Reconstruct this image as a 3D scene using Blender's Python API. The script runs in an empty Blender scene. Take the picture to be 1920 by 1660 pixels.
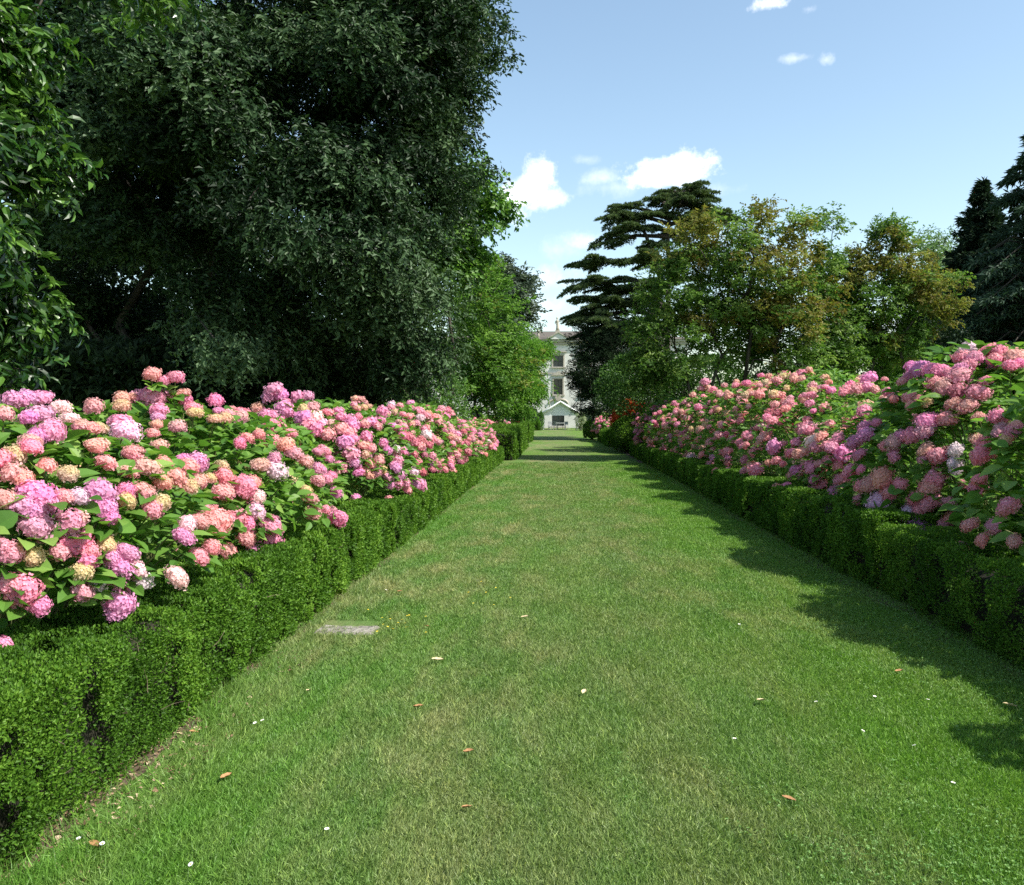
import bpy, math, random
import numpy as np
from mathutils import Vector, Euler

# ------------------------------------------------------------------ camera, sky, sun, exposure
R = math.radians
scene = bpy.context.scene
PW, PH, F = 1920.0, 1660.0, 1700.0
CAMH = 1.6
cam_d = bpy.data.cameras.new("camera")
cam = bpy.data.objects.new("camera", cam_d)
scene.collection.objects.link(cam)
cam.location = (0, 0, CAMH)
cam.rotation_euler = (R(90 - 1.753), 0, R(2.86))
cam_d.sensor_fit = 'HORIZONTAL'
cam_d.sensor_width = 36
cam_d.lens = 36 * F / PW
cam_d.clip_start = 0.05
cam_d.clip_end = 3000
scene.camera = cam

SUN_EL, SUN_AZ = 49.0, -20.0          # azimuth measured from +x towards +y
sun_dir = Vector((math.cos(R(SUN_EL)) * math.cos(R(SUN_AZ)), math.cos(R(SUN_EL)) * math.sin(R(SUN_AZ)), math.sin(R(SUN_EL))))
sun_d = bpy.data.lights.new("sun", 'SUN')
sun_d.energy = 4.5
sun_d.angle = R(0.5)
sun_d.color = (1.0, 0.955, 0.88)
sun = bpy.data.objects.new("sun", sun_d)
sun.rotation_euler = sun_dir.to_track_quat('Z', 'Y').to_euler()
sun.location = sun_dir * 60
scene.collection.objects.link(sun)

scene.view_settings.view_transform = 'Standard'
scene.view_settings.look = 'None'
scene.view_settings.gamma = 1
scene.view_settings.exposure = 1.0
scene.view_settings.use_curve_mapping = False
scene.render.engine = 'CYCLES'
cy = scene.cycles
cy.max_bounces = 6
cy.diffuse_bounces = 3
cy.glossy_bounces = 2
cy.transmission_bounces = 4
cy.transparent_max_bounces = 4
cy.caustics_reflective = False
cy.caustics_refractive = False
cy.use_denoising = False
cy.sample_clamp_indirect = 4.0
cy.filter_width = 1.5

CAMR = np.array(Euler(cam.rotation_euler).to_matrix())
def ray(px, py):
    d = CAMR @ np.array([(px - PW / 2) / F, -(py - PH / 2) / F, -1.0])
    return d / np.linalg.norm(d)
def at(px, py, Y):
    d = ray(px, py)
    return np.array([0, 0, CAMH]) + d * (Y / d[1])
def ground_at(px, py):
    d = ray(px, py)
    return np.array([0, 0, CAMH]) + d * (-CAMH / d[2])

# ---- world
world = bpy.data.worlds.new("World")
scene.world = world
world.use_nodes = True
wn, wl = world.node_tree.nodes, world.node_tree.links
wn.clear()
def wmath(op, a, b=None, clamp=False):
    n = wn.new('ShaderNodeMath'); n.operation = op; n.use_clamp = clamp
    for i, v in enumerate((a, b)):
        if v is None: continue
        if isinstance(v, (int, float)): n.inputs[i].default_value = v
        else: wl.new(v, n.inputs[i])
    return n.outputs[0]
w_out = wn.new('ShaderNodeOutputWorld')
w_bg = wn.new("ShaderNodeBackground"); w_bg.inputs["Strength"].default_value = 0.126
wl.new(w_bg.outputs[0], w_out.inputs[0])
sky = wn.new('ShaderNodeTexSky')
sky.sky_type = 'NISHITA'
sky.sun_disc = False
sky.sun_elevation = R(SUN_EL)
sky.sun_rotation = R(90 - SUN_AZ)
sky.altitude = 30
sky.air_density = 1.0
sky.dust_density = 1.0
sky.ozone_density = 0.5
w_tc = wn.new('ShaderNodeTexCoord')
w_noise = wn.new('ShaderNodeTexNoise'); w_noise.inputs['Scale'].default_value = 20.0
w_noise.inputs['Detail'].default_value = 6; w_noise.inputs['Roughness'].default_value = 0.62
wl.new(w_tc.outputs['Generated'], w_noise.inputs['Vector'])
w_noise2 = wn.new('ShaderNodeTexNoise'); w_noise2.inputs['Scale'].default_value = 7.0
w_noise2.inputs['Detail'].default_value = 5
wl.new(w_tc.outputs['Generated'], w_noise2.inputs['Vector'])
w_noise3 = wn.new('ShaderNodeTexNoise'); w_noise3.inputs['Scale'].default_value = 58.0
w_noise3.inputs['Detail'].default_value = 7; w_noise3.inputs['Roughness'].default_value = 0.68
wl.new(w_tc.outputs['Generated'], w_noise3.inputs['Vector'])
n_c = wmath('ADD', wmath('MULTIPLY', wmath('SUBTRACT', w_noise.outputs[0], 0.5), .75), wmath('MULTIPLY', wmath('SUBTRACT', w_noise3.outputs[0], 0.5), .55))
# drifting clouds: px, py, half width, half height, opacity, softness
CLOUDS = [(1262, 318, 88, 34, .95, .9), (1222, 338, 60, 20, .9, .9), (1005, 330, 38, 52, .9, .9), (970, 368, 50, 50, .85, 1.0), (1030, 372, 34, 24, .6, 1.0),
          (1128, 334, 40, 18, .4, 1.6), (1095, 452, 45, 22, .45, 1.4), (1012, 520, 80, 32, .5, 1.6), (1000, 575, 90, 32, .5, 1.6),
          (1488, 110, 34, 9, .42, 1.4), (1552, 112, 17, 13, .55, 1.3), (1452, 4, 34, 14, .9, 1.0), (1518, 18, 22, 11, .5, 1.3),
          (1160, 352, 70, 16, .35, 1.8), (1050, 470, 60, 26, .3, 1.8), (1340, 356, 60, 14, .3, 1.9), (1100, 300, 30, 9, .25, 1.6), (1330, 440, 60, 18, .2, 1.8), (1700, 620, 150, 60, .55, 1.6), (1745, 470, 50, 25, .5, 1.4)]
mask = None
for (cx, cyy, hw, hh, op, soft) in CLOUDS:
    c = ray(cx, cyy)
    up = np.array([0, 0, 1.0]); r_ = np.cross(c, up); r_ /= np.linalg.norm(r_); u_ = np.cross(r_, c)
    def wdot(v, s):
        n = wn.new('ShaderNodeVectorMath'); n.operation = 'DOT_PRODUCT'
        wl.new(w_tc.outputs['Generated'], n.inputs[0]); n.inputs[1].default_value = tuple(v * s)
        return n.outputs['Value']
    a = wdot(r_, F / hw); b = wdot(u_, F / hh); fr = wdot(c, 1.0)
    rr = wmath('SQRT', wmath('ADD', wmath('MULTIPLY', a, a), wmath('MULTIPLY', b, b)))
    q = wmath('SUBTRACT', 1.0, rr)
    q = wmath('ADD', q, wmath('MULTIPLY', n_c, 3.0))
    q = wmath('MULTIPLY', q, 1.0 / soft, clamp=True)
    q = wmath('SMOOTHSTEP', q) if False else wmath('MULTIPLY', q, wmath('SUBTRACT', 1.6, wmath('MULTIPLY', q, .6)), clamp=True)
    q = wmath('MULTIPLY', q, wmath('GREATER_THAN', fr, 0.3))
    q = wmath('MULTIPLY', wmath('POWER', q, 1.5), op)
    mask = q if mask is None else wmath('MAXIMUM', mask, q)
w_mix = wn.new('ShaderNodeMix'); w_mix.data_type = 'RGBA'
wl.new(mask, w_mix.inputs[0])
w_t = wn.new('ShaderNodeMix'); w_t.data_type = 'RGBA'; w_t.blend_type = 'MULTIPLY'; w_t.inputs[0].default_value = 1.0; w_t.inputs[7].default_value = (1.01, 1.02, .93, 1)
wl.new(sky.outputs[0], w_t.inputs[6]); wl.new(w_t.outputs[2], w_mix.inputs[6])
w_cc = wn.new('ShaderNodeMix'); w_cc.data_type = 'RGBA'; wl.new(w_noise3.outputs[0], w_cc.inputs[0]); w_cc.inputs[6].default_value = (5.3, 5.6, 6.0, 1); w_cc.inputs[7].default_value = (8.6, 8.5, 8.4, 1); wl.new(w_cc.outputs[2], w_mix.inputs[7])
wl.new(w_mix.outputs[2], w_bg.inputs['Color'])

# ------------------------------------------------------------------ helpers
rng = np.random.default_rng(11)
random.seed(7)
COL = scene.collection.objects

def nrm(v):
    return v / np.maximum(np.linalg.norm(v, axis=-1, keepdims=True), 1e-9)

def vnoise(p, s=1.0, seed=0):
    p = np.asarray(p, float) * s + 1000.0 + seed * 17.31
    i = np.floor(p).astype(np.int64); f = p - i
    f = f * f * (3 - 2 * f)
    def h(a, b, c):
        n = (a * 374761393 + b * 668265263 + c * 2147483647 + seed * 144665) & 0xffffffff
        n = ((n ^ (n >> 13)) * 1274126177) & 0xffffffff
        return ((n ^ (n >> 16)) & 0xffff) / 65535.0
    r = 0
    for dx in (0, 1):
        for dy in (0, 1):
            for dz in (0, 1):
                w = (f[..., 0] if dx else 1 - f[..., 0]) * (f[..., 1] if dy else 1 - f[..., 1]) * (f[..., 2] if dz else 1 - f[..., 2])
                r = r + w * h(i[..., 0] + dx, i[..., 1] + dy, i[..., 2] + dz)
    return r

def tag(o, label=None, cat=None, group=None, kind=None):
    if label: o['label'] = label
    if cat: o['category'] = cat
    if group: o['group'] = group
    if kind: o['kind'] = kind
    return o

def empty(name, loc, label, cat, group=None):
    o = bpy.data.objects.new(name, None)
    o.empty_display_size = 0.2
    o.location = tuple(float(v) for v in loc)
    COL.link(o)
    return tag(o, label, cat, group)

def mk_mesh(name, V, Fc, mats, attrs=None, smooth=False, mi=None):
    V = np.asarray(V, np.float32); Fc = np.asarray(Fc, np.int32)
    k = Fc.shape[1]; n = Fc.shape[0]
    me = bpy.data.meshes.new(name)
    me.vertices.add(len(V)); me.vertices.foreach_set('co', V.ravel())
    me.loops.add(n * k); me.loops.foreach_set('vertex_index', Fc.ravel())
    me.polygons.add(n)
    me.polygons.foreach_set('loop_start', np.arange(0, n * k, k, dtype=np.int32))
    if smooth: me.polygons.foreach_set('use_smooth', np.ones(n, bool))
    else: me.polygons.foreach_set('use_smooth', np.zeros(n, bool))
    for m in (mats if isinstance(mats, (list, tuple)) else [mats]): me.materials.append(m)
    if mi is not None: me.polygons.foreach_set('material_index', np.asarray(mi, np.int32))
    for an, av in (attrs or {}).items():
        a = me.attributes.new(an, 'FLOAT', 'FACE'); a.data.foreach_set('value', np.asarray(av, np.float32))
    me.update(calc_edges=True)
    return me

def link(name, me, parent=None, loc=None):
    """Meshes are built in world coordinates; a part of a thing at p is shifted by -p."""
    o = bpy.data.objects.new(name, me)
    COL.link(o)
    if loc is not None: o.location = tuple(float(v) for v in loc)
    if parent is not None: o.parent = parent
    return o

def part(name, V, Fc, mats, parent, attrs=None, smooth=False):
    V = np.asarray(V, float) - np.array(parent.location)
    return link(name, mk_mesh(name, V, Fc, mats, attrs, smooth), parent)

T4 = (np.array([(0, 0, 0), (.45, -.5, .12), (1, 0, -.08), (.45, .5, .12)]), np.array([(0, 1, 2), (0, 2, 3)]))
T8 = (np.array([(0, 0, 0), (.3, -.45, .10), (.3, 0, 0), (.3, .45, .10), (.68, -.36, .05), (.68, 0, -.05), (.68, .36, .05), (1, 0, -.18)]),
      np.array([(0, 1, 2), (0, 2, 3), (1, 4, 5), (1, 5, 2), (2, 5, 6), (2, 6, 3), (4, 7, 5), (5, 7, 6)]))
def ovate():
    st = [(.0, 0), (.14, .30), (.36, .48), (.62, .42), (.85, .2), (1.0, 0)]
    V, Fq = [], []
    for t, w in st: V += [(t, -w, .22 * w - .16 * t * t), (t, 0, -.16 * t * t), (t, w, .22 * w - .16 * t * t)]
    for i in range(len(st) - 1):
        a = i * 3
        for k in (0, 1): Fq += [(a + k, a + 3 + k, a + 4 + k), (a + k, a + 4 + k, a + 1 + k)]
    return np.array(V), np.array(Fq)
T20 = ovate()
TB = (np.array([(0, -.5, 0), (0, .5, 0), (1, 0, 0)]), np.array([(0, 1, 2)]))

def stamp(tpl, P, A, U, L, W, rnd=None):
    """A copy of the leaf template at each P: axis A, facing U, length L, width W."""
    tv, tf = tpl
    A = nrm(A); Y = nrm(np.cross(U, A)); Z = np.cross(A, Y)
    n = len(P); L = np.broadcast_to(L, (n,)); W = np.broadcast_to(W, (n,))
    V = (P[:, None, :] + (tv[None, :, 0, None] * L[:, None, None]) * A[:, None, :]
         + (tv[None, :, 1, None] * W[:, None, None]) * Y[:, None, :]
         + (tv[None, :, 2, None] * L[:, None, None]) * Z[:, None, :]).reshape(-1, 3)
    Fc = (tf[None] + (np.arange(n) * len(tv))[:, None, None]).reshape(-1, 3)
    if rnd is None: rnd = rng.random(n)
    return V, Fc, np.repeat(rnd, len(tf))

class Buf:
    def __init__(s): s.V = []; s.F = []; s.a = {}; s.n = 0
    def add(s, V, Fc, **at_):
        s.V.append(V); s.F.append(Fc + s.n); s.n += len(V)
        for k, v in at_.items(): s.a.setdefault(k, []).append(np.broadcast_to(np.asarray(v, float), (len(Fc),)))
    def get(s): return np.concatenate(s.V), np.concatenate(s.F), {k: np.concatenate(v) for k, v in s.a.items()}
    def part(s, name, mat, parent, smooth=False):
        V, Fc, a = s.get(); return part(name, V, Fc, mat, parent, a, smooth)
    def top(s, name, mat, origin=(0, 0, 0), smooth=False):
        V, Fc, a = s.get(); o = np.array(origin, float)
        return link(name, mk_mesh(name, V - o, Fc, mat, a, smooth), None, o)

def tubes(segs, sides=6):
    """segs: list of (points (m,3), radii (m,)) -> triangles of tapered tubes."""
    Vs, Fs, n = [], [], 0
    ang = np.linspace(0, 2 * np.pi, sides, endpoint=False)
    for P, r in segs:
        P = np.asarray(P, float); r = np.broadcast_to(np.asarray(r, float), (len(P),))
        T = nrm(np.gradient(P, axis=0)); ref = np.array([.31, .17, .93]) if abs(T[0, 2]) < .9 else np.array([1., .2, 0])
        B = nrm(np.cross(T, ref)); N = np.cross(B, T)
        V = P[:, None] + r[:, None, None] * (np.cos(ang)[None, :, None] * B[:, None] + np.sin(ang)[None, :, None] * N[:, None])
        m = len(P)
        i = np.arange(m - 1)[:, None] * sides; j = np.arange(sides)[None]; j2 = (j + 1) % sides
        q = np.stack([i + j, i + j2, i + sides + j2, i + sides + j], -1).reshape(-1, 4)
        V = V.reshape(-1, 3)
        capv = np.array([P[-1] + T[-1] * r[-1] * .4, P[0]])
        cap = np.stack([(m - 1) * sides + np.arange(sides), (m - 1) * sides + (np.arange(sides) + 1) % sides, np.full(sides, m * sides)], -1)
        cap0 = np.stack([(np.arange(sides) + 1) % sides, np.arange(sides), np.full(sides, m * sides + 1)], -1)
        Fs.append(np.concatenate([q[:, :3], q[:, [0, 2, 3]], cap, cap0]) + n); Vs.append(np.concatenate([V, capv])); n += len(V) + 2
    return np.concatenate(Vs), np.concatenate(Fs)

def boxes(lst):
    """list of (x0,x1,y0,y1,z0,z1) -> quads"""
    Vs, Fs = [], []
    for k, (x0, x1, y0, y1, z0, z1) in enumerate(lst):
        Vs += [(x0, y0, z0), (x1, y0, z0), (x1, y1, z0), (x0, y1, z0), (x0, y0, z1), (x1, y0, z1), (x1, y1, z1), (x0, y1, z1)]
        b = k * 8
        Fs += [(b, b + 3, b + 2, b + 1), (b + 4, b + 5, b + 6, b + 7), (b, b + 1, b + 5, b + 4), (b + 1, b + 2, b + 6, b + 5), (b + 2, b + 3, b + 7, b + 6), (b + 3, b, b + 4, b + 7)]
    return np.array(Vs, float), np.array(Fs)

def sph(n, up=False):
    v = nrm(rng.normal(size=(n, 3)))
    if up: v[:, 2] = np.abs(v[:, 2])
    return v

# ------------------------------------------------------------------ materials
def new_mat(name):
    m = bpy.data.materials.new(name); m.use_nodes = True
    nt = m.node_tree; nt.nodes.clear()
    return m, nt.nodes, nt.links, nt.nodes.new('ShaderNodeOutputMaterial')
def N(nodes, t, **kw):
    n = nodes.new(t)
    for k, v in kw.items(): setattr(n, k, v)
    return n
def mixc(nodes, links, fac, a, b, blend='MIX'):
    m = N(nodes, 'ShaderNodeMix', data_type='RGBA', blend_type=blend)
    for i, v in ((0, fac), (6, a), (7, b)):
        if isinstance(v, (int, float)): m.inputs[i].default_value = v
        elif isinstance(v, tuple): m.inputs[i].default_value = (v + (1,))[:4]
        else: links.new(v, m.inputs[i])
    return m.outputs[2]
def ramp(nodes, links, src, stops):
    r = N(nodes, 'ShaderNodeValToRGB')
    el = r.color_ramp.elements
    while len(el) < len(stops): el.new(.5)
    for e, (p, c) in zip(el, stops): e.position = p; e.color = (c + (1,))[:4] if isinstance(c, tuple) else (c, c, c, 1)
    links.new(src, r.inputs[0]); return r.outputs[0]
def noise(nodes, links, scale, detail=3, vec=None, rough=.55):
    n = N(nodes, 'ShaderNodeTexNoise'); n.inputs['Scale'].default_value = scale; n.inputs['Detail'].default_value = detail
    n.inputs['Roughness'].default_value = rough
    if vec is not None: links.new(vec, n.inputs['Vector'])
    return n.outputs[0]

def leaf_mat(name, dark, mid, light, trans=.3, rough=.45, spec=.4, rust=None, tcol=1.25):
    m, n, l, out = new_mat(name)
    a = N(n, 'ShaderNodeAttribute', attribute_name='rnd')
    c = ramp(n, l, a.outputs['Fac'], [(0, dark), (.5, mid), (1, light)])
    if rust:
        b = N(n, 'ShaderNodeAttribute', attribute_name='rust')
        c = mixc(n, l, b.outputs['Fac'], c, rust)
    p = N(n, 'ShaderNodeBsdfPrincipled'); l.new(c, p.inputs['Base Color'])
    p.inputs['Roughness'].default_value = rough; p.inputs['Specular IOR Level'].default_value = spec
    t = N(n, 'ShaderNodeBsdfTranslucent')
    l.new(mixc(n, l, 1.0, c, (tcol, tcol * 1.1, tcol * .6), 'MULTIPLY'), t.inputs['Color'])
    mx = N(n, 'ShaderNodeMixShader'); mx.inputs[0].default_value = trans
    l.new(p.outputs[0], mx.inputs[1]); l.new(t.outputs[0], mx.inputs[2]); l.new(mx.outputs[0], out.inputs[0])
    return m

def plain(name, c1, c2, scale=6, rough=.8, bump=.0, spec=.3, metallic=0, stretch=None):
    m, n, l, out = new_mat(name)
    tc = N(n, 'ShaderNodeTexCoord'); v = tc.outputs['Object']
    if stretch:
        mp = N(n, 'ShaderNodeMapping'); mp.inputs['Scale'].default_value = stretch; l.new(v, mp.inputs[0]); v = mp.outputs[0]
    f = noise(n, l, scale, 6, v)
    c = ramp(n, l, f, [(.3, c1), (.7, c2)])
    p = N(n, 'ShaderNodeBsdfPrincipled'); l.new(c, p.inputs['Base Color'])
    p.inputs['Roughness'].default_value = rough; p.inputs['Specular IOR Level'].default_value = spec; p.inputs['Metallic'].default_value = metallic
    if bump:
        b = N(n, 'ShaderNodeBump'); b.inputs['Strength'].default_value = bump; b.inputs['Distance'].default_value = .05
        l.new(f, b.inputs['Height']); l.new(b.outputs[0], p.inputs['Normal'])
    l.new(p.outputs[0], out.inputs[0]); return m

def lawn_color(n, l, blade):
    """Shared by the turf sheet and the blades: green with dry and lush patches, in world metres."""
    g = N(n, 'ShaderNodeNewGeometry'); pos = g.outputs['Position']
    mp = N(n, 'ShaderNodeMapping'); mp.inputs['Scale'].default_value = (1, .3, 1); l.new(pos, mp.inputs[0])
    big = noise(n, l, .6, 4, mp.outputs[0], .6); med = noise(n, l, 2.6, 4, mp.outputs[0], .65); fine = noise(n, l, 19, 3, pos, .6)
    if blade: g1, g2, dry, lush = (.094, .202, .036), (.168, .288, .078), (.37, .35, .17), (.105, .270, .022)
    else: g1, g2, dry, lush = (.074, .143, .032), (.134, .212, .066), (.25, .215, .11), (.083, .190, .018)
    c = mixc(n, l, ramp(n, l, fine, [(.3, 0), (.7, 1)]), g1, g2)
    c = mixc(n, l, ramp(n, l, big, [(.42, 0), (.66, .75)]), c, lush)
    dm = N(n, 'ShaderNodeMath', operation='MULTIPLY'); dm.use_clamp = True
    l.new(ramp(n, l, med, [(.41, 0), (.64, .95)]), dm.inputs[0]); l.new(ramp(n, l, big, [(.30, 1), (.60, .22)]), dm.inputs[1])
    c = mixc(n, l, dm.outputs[0], c, dry)
    sx0 = N(n, 'ShaderNodeSeparateXYZ'); l.new(pos, sx0.inputs[0])
    jx = N(n, 'ShaderNodeMath', operation='MULTIPLY_ADD'); l.new(big, jx.inputs[0]); jx.inputs[1].default_value = 2.4; l.new(sx0.outputs['X'], jx.inputs[2])
    jy = N(n, 'ShaderNodeMath', operation='MULTIPLY'); l.new(jx.outputs[0], jy.inputs[0]); jy.inputs[1].default_value = .2
    c = mixc(n, l, ramp(n, l, jy.outputs[0], [(.36, 0), (.62, .7)]), c, (.13, .27, .028) if blade else (.095, .185, .022))
    # mower track: the middle of the walk is worn and paler
    sx = N(n, 'ShaderNodeSeparateXYZ'); l.new(pos, sx.inputs[0])
    tr = ramp(n, l, sx.outputs['X'], [(0, 0), (.001, 0)])
    w = N(n, 'ShaderNodeMath', operation='MULTIPLY_ADD'); l.new(sx.outputs['X'], w.inputs[0]); w.inputs[1].default_value = .2; w.inputs[2].default_value = .42
    tr = ramp(n, l, w.outputs[0], [(.2, 0), (.42, .34), (.55, .34), (.72, 0)])
    c = mixc(n, l, tr, c, (.20, .255, .09) if blade else (.15, .18, .07))
    return c

def mat_turf():
    m, n, l, out = new_mat('turf')
    c = lawn_color(n, l, False)
    g = N(n, 'ShaderNodeNewGeometry')
    f = noise(n, l, 60, 4, g.outputs['Position'], .7)
    c = mixc(n, l, ramp(n, l, f, [(.3, .45), (.62, 0)]), c, (.02, .03, .01))
    p = N(n, 'ShaderNodeBsdfPrincipled'); l.new(c, p.inputs['Base Color']); p.inputs['Roughness'].default_value = .9; p.inputs['Specular IOR Level'].default_value = .1
    b = N(n, 'ShaderNodeBump'); b.inputs['Strength'].default_value = .6; b.inputs['Distance'].default_value = .03
    l.new(f, b.inputs['Height']); l.new(b.outputs[0], p.inputs['Normal']); l.new(p.outputs[0], out.inputs[0]); return m
def mat_blade():
    m, n, l, out = new_mat('grass_blade')
    c = lawn_color(n, l, True)
    a = N(n, 'ShaderNodeAttribute', attribute_name='rnd')
    c = mixc(n, l, 1.0, c, ramp(n, l, a.outputs['Fac'], [(0, (.55, .6, .5)), (.6, (1, 1, 1)), (.93, (1.25, 1.2, 1.1)), (1, (2.0, 1.75, 1.5))]), 'MULTIPLY')
    p = N(n, 'ShaderNodeBsdfPrincipled'); l.new(c, p.inputs['Base Color']); p.inputs['Roughness'].default_value = .5; p.inputs['Specular IOR Level'].default_value = .35
    t = N(n, 'ShaderNodeBsdfTranslucent'); l.new(mixc(n, l, 1.0, c, (1.1, 1.2, .6), 'MULTIPLY'), t.inputs['Color'])
    mx = N(n, 'ShaderNodeMixShader'); mx.inputs[0].default_value = .3
    l.new(p.outputs[0], mx.inputs[1]); l.new(t.outputs[0], mx.inputs[2]); l.new(mx.outputs[0], out.inputs[0]); return m

def mat_flower():
    m, n, l, out = new_mat('hydrangea_petals')
    oi = N(n, 'ShaderNodeObjectInfo'); a = N(n, 'ShaderNodeAttribute', attribute_name='rnd')
    tc = N(n, 'ShaderNodeTexCoord'); sp = N(n, 'ShaderNodeSeparateXYZ'); l.new(tc.outputs['Object'], sp.inputs[0])
    nz = noise(n, l, 2.2, 2, tc.outputs['Object'])
    h = N(n, 'ShaderNodeMath', operation='MULTIPLY_ADD'); l.new(nz, h.inputs[0]); h.inputs[1].default_value = .9; l.new(sp.outputs['Z'], h.inputs[2])
    topm = ramp(n, l, h.outputs[0], [(.15, 0), (.95, 1)])
    f = N(n, 'ShaderNodeMath', operation='MULTIPLY'); f.use_clamp = True; l.new(topm, f.inputs[0]); l.new(oi.outputs['Alpha'], f.inputs[1])
    c = mixc(n, l, f.outputs[0], oi.outputs['Color'], (.62, .53, .22))
    c = mixc(n, l, ramp(n, l, a.outputs['Fac'], [(0, 0), (.7, .05), (1, .5)]), c, (.85, .66, .68))
    c = mixc(n, l, 1.0, c, ramp(n, l, a.outputs['Fac'], [(0, (.82, .80, .82)), (.4, (1, 1, 1)), (1, (1.06, 1.06, 1.06))]), 'MULTIPLY')
    p = N(n, 'ShaderNodeBsdfPrincipled'); l.new(c, p.inputs['Base Color']); p.inputs['Roughness'].default_value = .7; p.inputs['Specular IOR Level'].default_value = .2
    t = N(n, 'ShaderNodeBsdfTranslucent'); l.new(c, t.inputs['Color'])
    mx = N(n, 'ShaderNodeMixShader'); mx.inputs[0].default_value = .42
    l.new(p.outputs[0], mx.inputs[1]); l.new(t.outputs[0], mx.inputs[2]); l.new(mx.outputs[0], out.inputs[0]); return m

M = {}
M['turf'] = mat_turf(); M['blade'] = mat_blade(); M['flower'] = mat_flower()
M['soil'] = plain('soil', (.045, .032, .02), (.15, .105, .07), 14, .95, .8)
M['bark'] = plain('bark', (.026, .022, .018), (.075, .064, .052), 9, .9, .7, stretch=(1, 1, .25))
M['palebark'] = plain('pale_bark', (.09, .07, .05), (.22, .18, .135), 7, .85, .4, stretch=(1, 1, .3))
M['twig'] = plain('hedge_twig', (.06, .045, .028), (.19, .15, .10), 25, .9)
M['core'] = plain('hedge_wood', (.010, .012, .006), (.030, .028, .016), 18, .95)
M['stem'] = plain('green_stem', (.08, .11, .03), (.16, .17, .06), 20, .7)
M['hedge'] = leaf_mat('box_leaf', (.018, .050, .006), (.066, .155, .013), (.17, .30, .034), .28, .5, .16)
M['hleaf'] = leaf_mat('hydrangea_leaf', (.055, .140, .022), (.110, .230, .036), (.22, .345, .075), .38, .5, .25)
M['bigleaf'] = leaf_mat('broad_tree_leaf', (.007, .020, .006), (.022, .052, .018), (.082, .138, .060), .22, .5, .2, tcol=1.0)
M['magnolia'] = leaf_mat('glossy_leaf', (.007, .026, .004), (.024, .074, .010), (.12, .235, .038), .26, .33, .45)  # wide tone range, its pale end painted for scattered sunlit leaves
M['lime'] = leaf_mat('lime_leaf', (.05, .13, .02), (.09, .20, .03), (.15, .28, .05), .38, .45, .35)
M['myrtle'] = leaf_mat('myrtle_leaf', (.036, .086, .014), (.092, .175, .032), (.20, .285, .075), .42, .5, .2, rust=(.25, .125, .034))
M['myrtle_green'] = leaf_mat('myrtle_green_leaf', (.040, .105, .014), (.085, .190, .024), (.16, .29, .045), .38, .5, .2, rust=(.24, .11, .03))
M['shrub'] = leaf_mat('shrub_leaf', (.028, .075, .016), (.058, .135, .028), (.12, .22, .055), .3, .5, .2)
M['feather'] = leaf_mat('feathery_leaf', (.06, .15, .02), (.10, .23, .03), (.17, .32, .05), .38, .5, .3)
M['pale'] = leaf_mat('pale_leaf', (.08, .15, .06), (.13, .21, .09), (.2, .3, .13), .35, .5, .3)
M['greyconifer'] = leaf_mat('grey_green_needles', (.035, .055, .035), (.06, .09, .055), (.10, .135, .085), .12, .55, .3)
M['cedar'] = leaf_mat('cedar_needles', (.038, .066, .026), (.085, .130, .052), (.16, .21, .095), .22, .6, .15)
M['conifer'] = leaf_mat('dark_needles', (.010, .024, .014), (.020, .042, .022), (.045, .075, .038), .1, .6, .15)
M['bluecedar'] = leaf_mat('blue_green_needles', (.022, .046, .030), (.045, .082, .052), (.095, .145, .10), .12, .6, .15)
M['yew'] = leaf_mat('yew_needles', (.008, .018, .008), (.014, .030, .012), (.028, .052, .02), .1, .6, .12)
M['shadecanvas'] = plain('shaded_grey_canvas', (.66, .66, .68), (.72, .72, .74), 3, .8)  # canvas greyed to stand for the shade under the marquee roof
M['white_leaf'] = leaf_mat('pale_blossom_leaf', (.08, .15, .05), (.25, .30, .18), (.6, .6, .48), .3, .6, .2)
M['red'] = leaf_mat('red_bract', (.36, .04, .025), (.62, .09, .035), (.70, .19, .07), .3, .6, .2)
M['stucco'] = plain('stucco', (.55, .535, .50), (.67, .655, .615), 1.3, .9, .15)
M['stone'] = plain('carved_stone', (.30, .27, .22), (.45, .41, .34), 6, .9, .3)
M['slab'] = plain('weathered_slab', (.12, .11, .085), (.29, .27, .235), 18, .95, .9)
M['roof'] = plain('roof_tiles', (.075, .066, .055), (.13, .112, .094), 3.5, .9, .6, stretch=(6, 1, 1))
M['shutter'] = plain('dark_shutter', (.02, .028, .026), (.045, .055, .05), 9, .5)
M['glass'] = plain('window_glass', (.015, .02, .024), (.03, .038, .042), 2, .08, spec=.6)
M['canvas'] = plain('white_canvas', (.76, .76, .75), (.82, .82, .81), 3, .8)
M['white'] = plain('white_paint', (.66, .66, .64), (.78, .78, .76), 8, .5)
M['metal'] = plain('grey_metal', (.25, .25, .26), (.36, .36, .37), 8, .45, metallic=.6)
M['deadleaf'] = plain('dead_leaf', (.20, .09, .035), (.42, .24, .11), 30, .8)
M['paleleaf'] = plain('bleached_leaf', (.42, .33, .18), (.62, .52, .32), 30, .8)
M['daisy'] = plain('daisy_petal', (.78, .78, .76), (.85, .85, .84), 30, .6)
M['yellow'] = plain('yellow_petal', (.60, .46, .03), (.72, .58, .06), 30, .6)
M['clover'] = leaf_mat('clover_leaf', (.06, .15, .025), (.11, .24, .045), (.22, .36, .11), .3, .5, .35)

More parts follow.
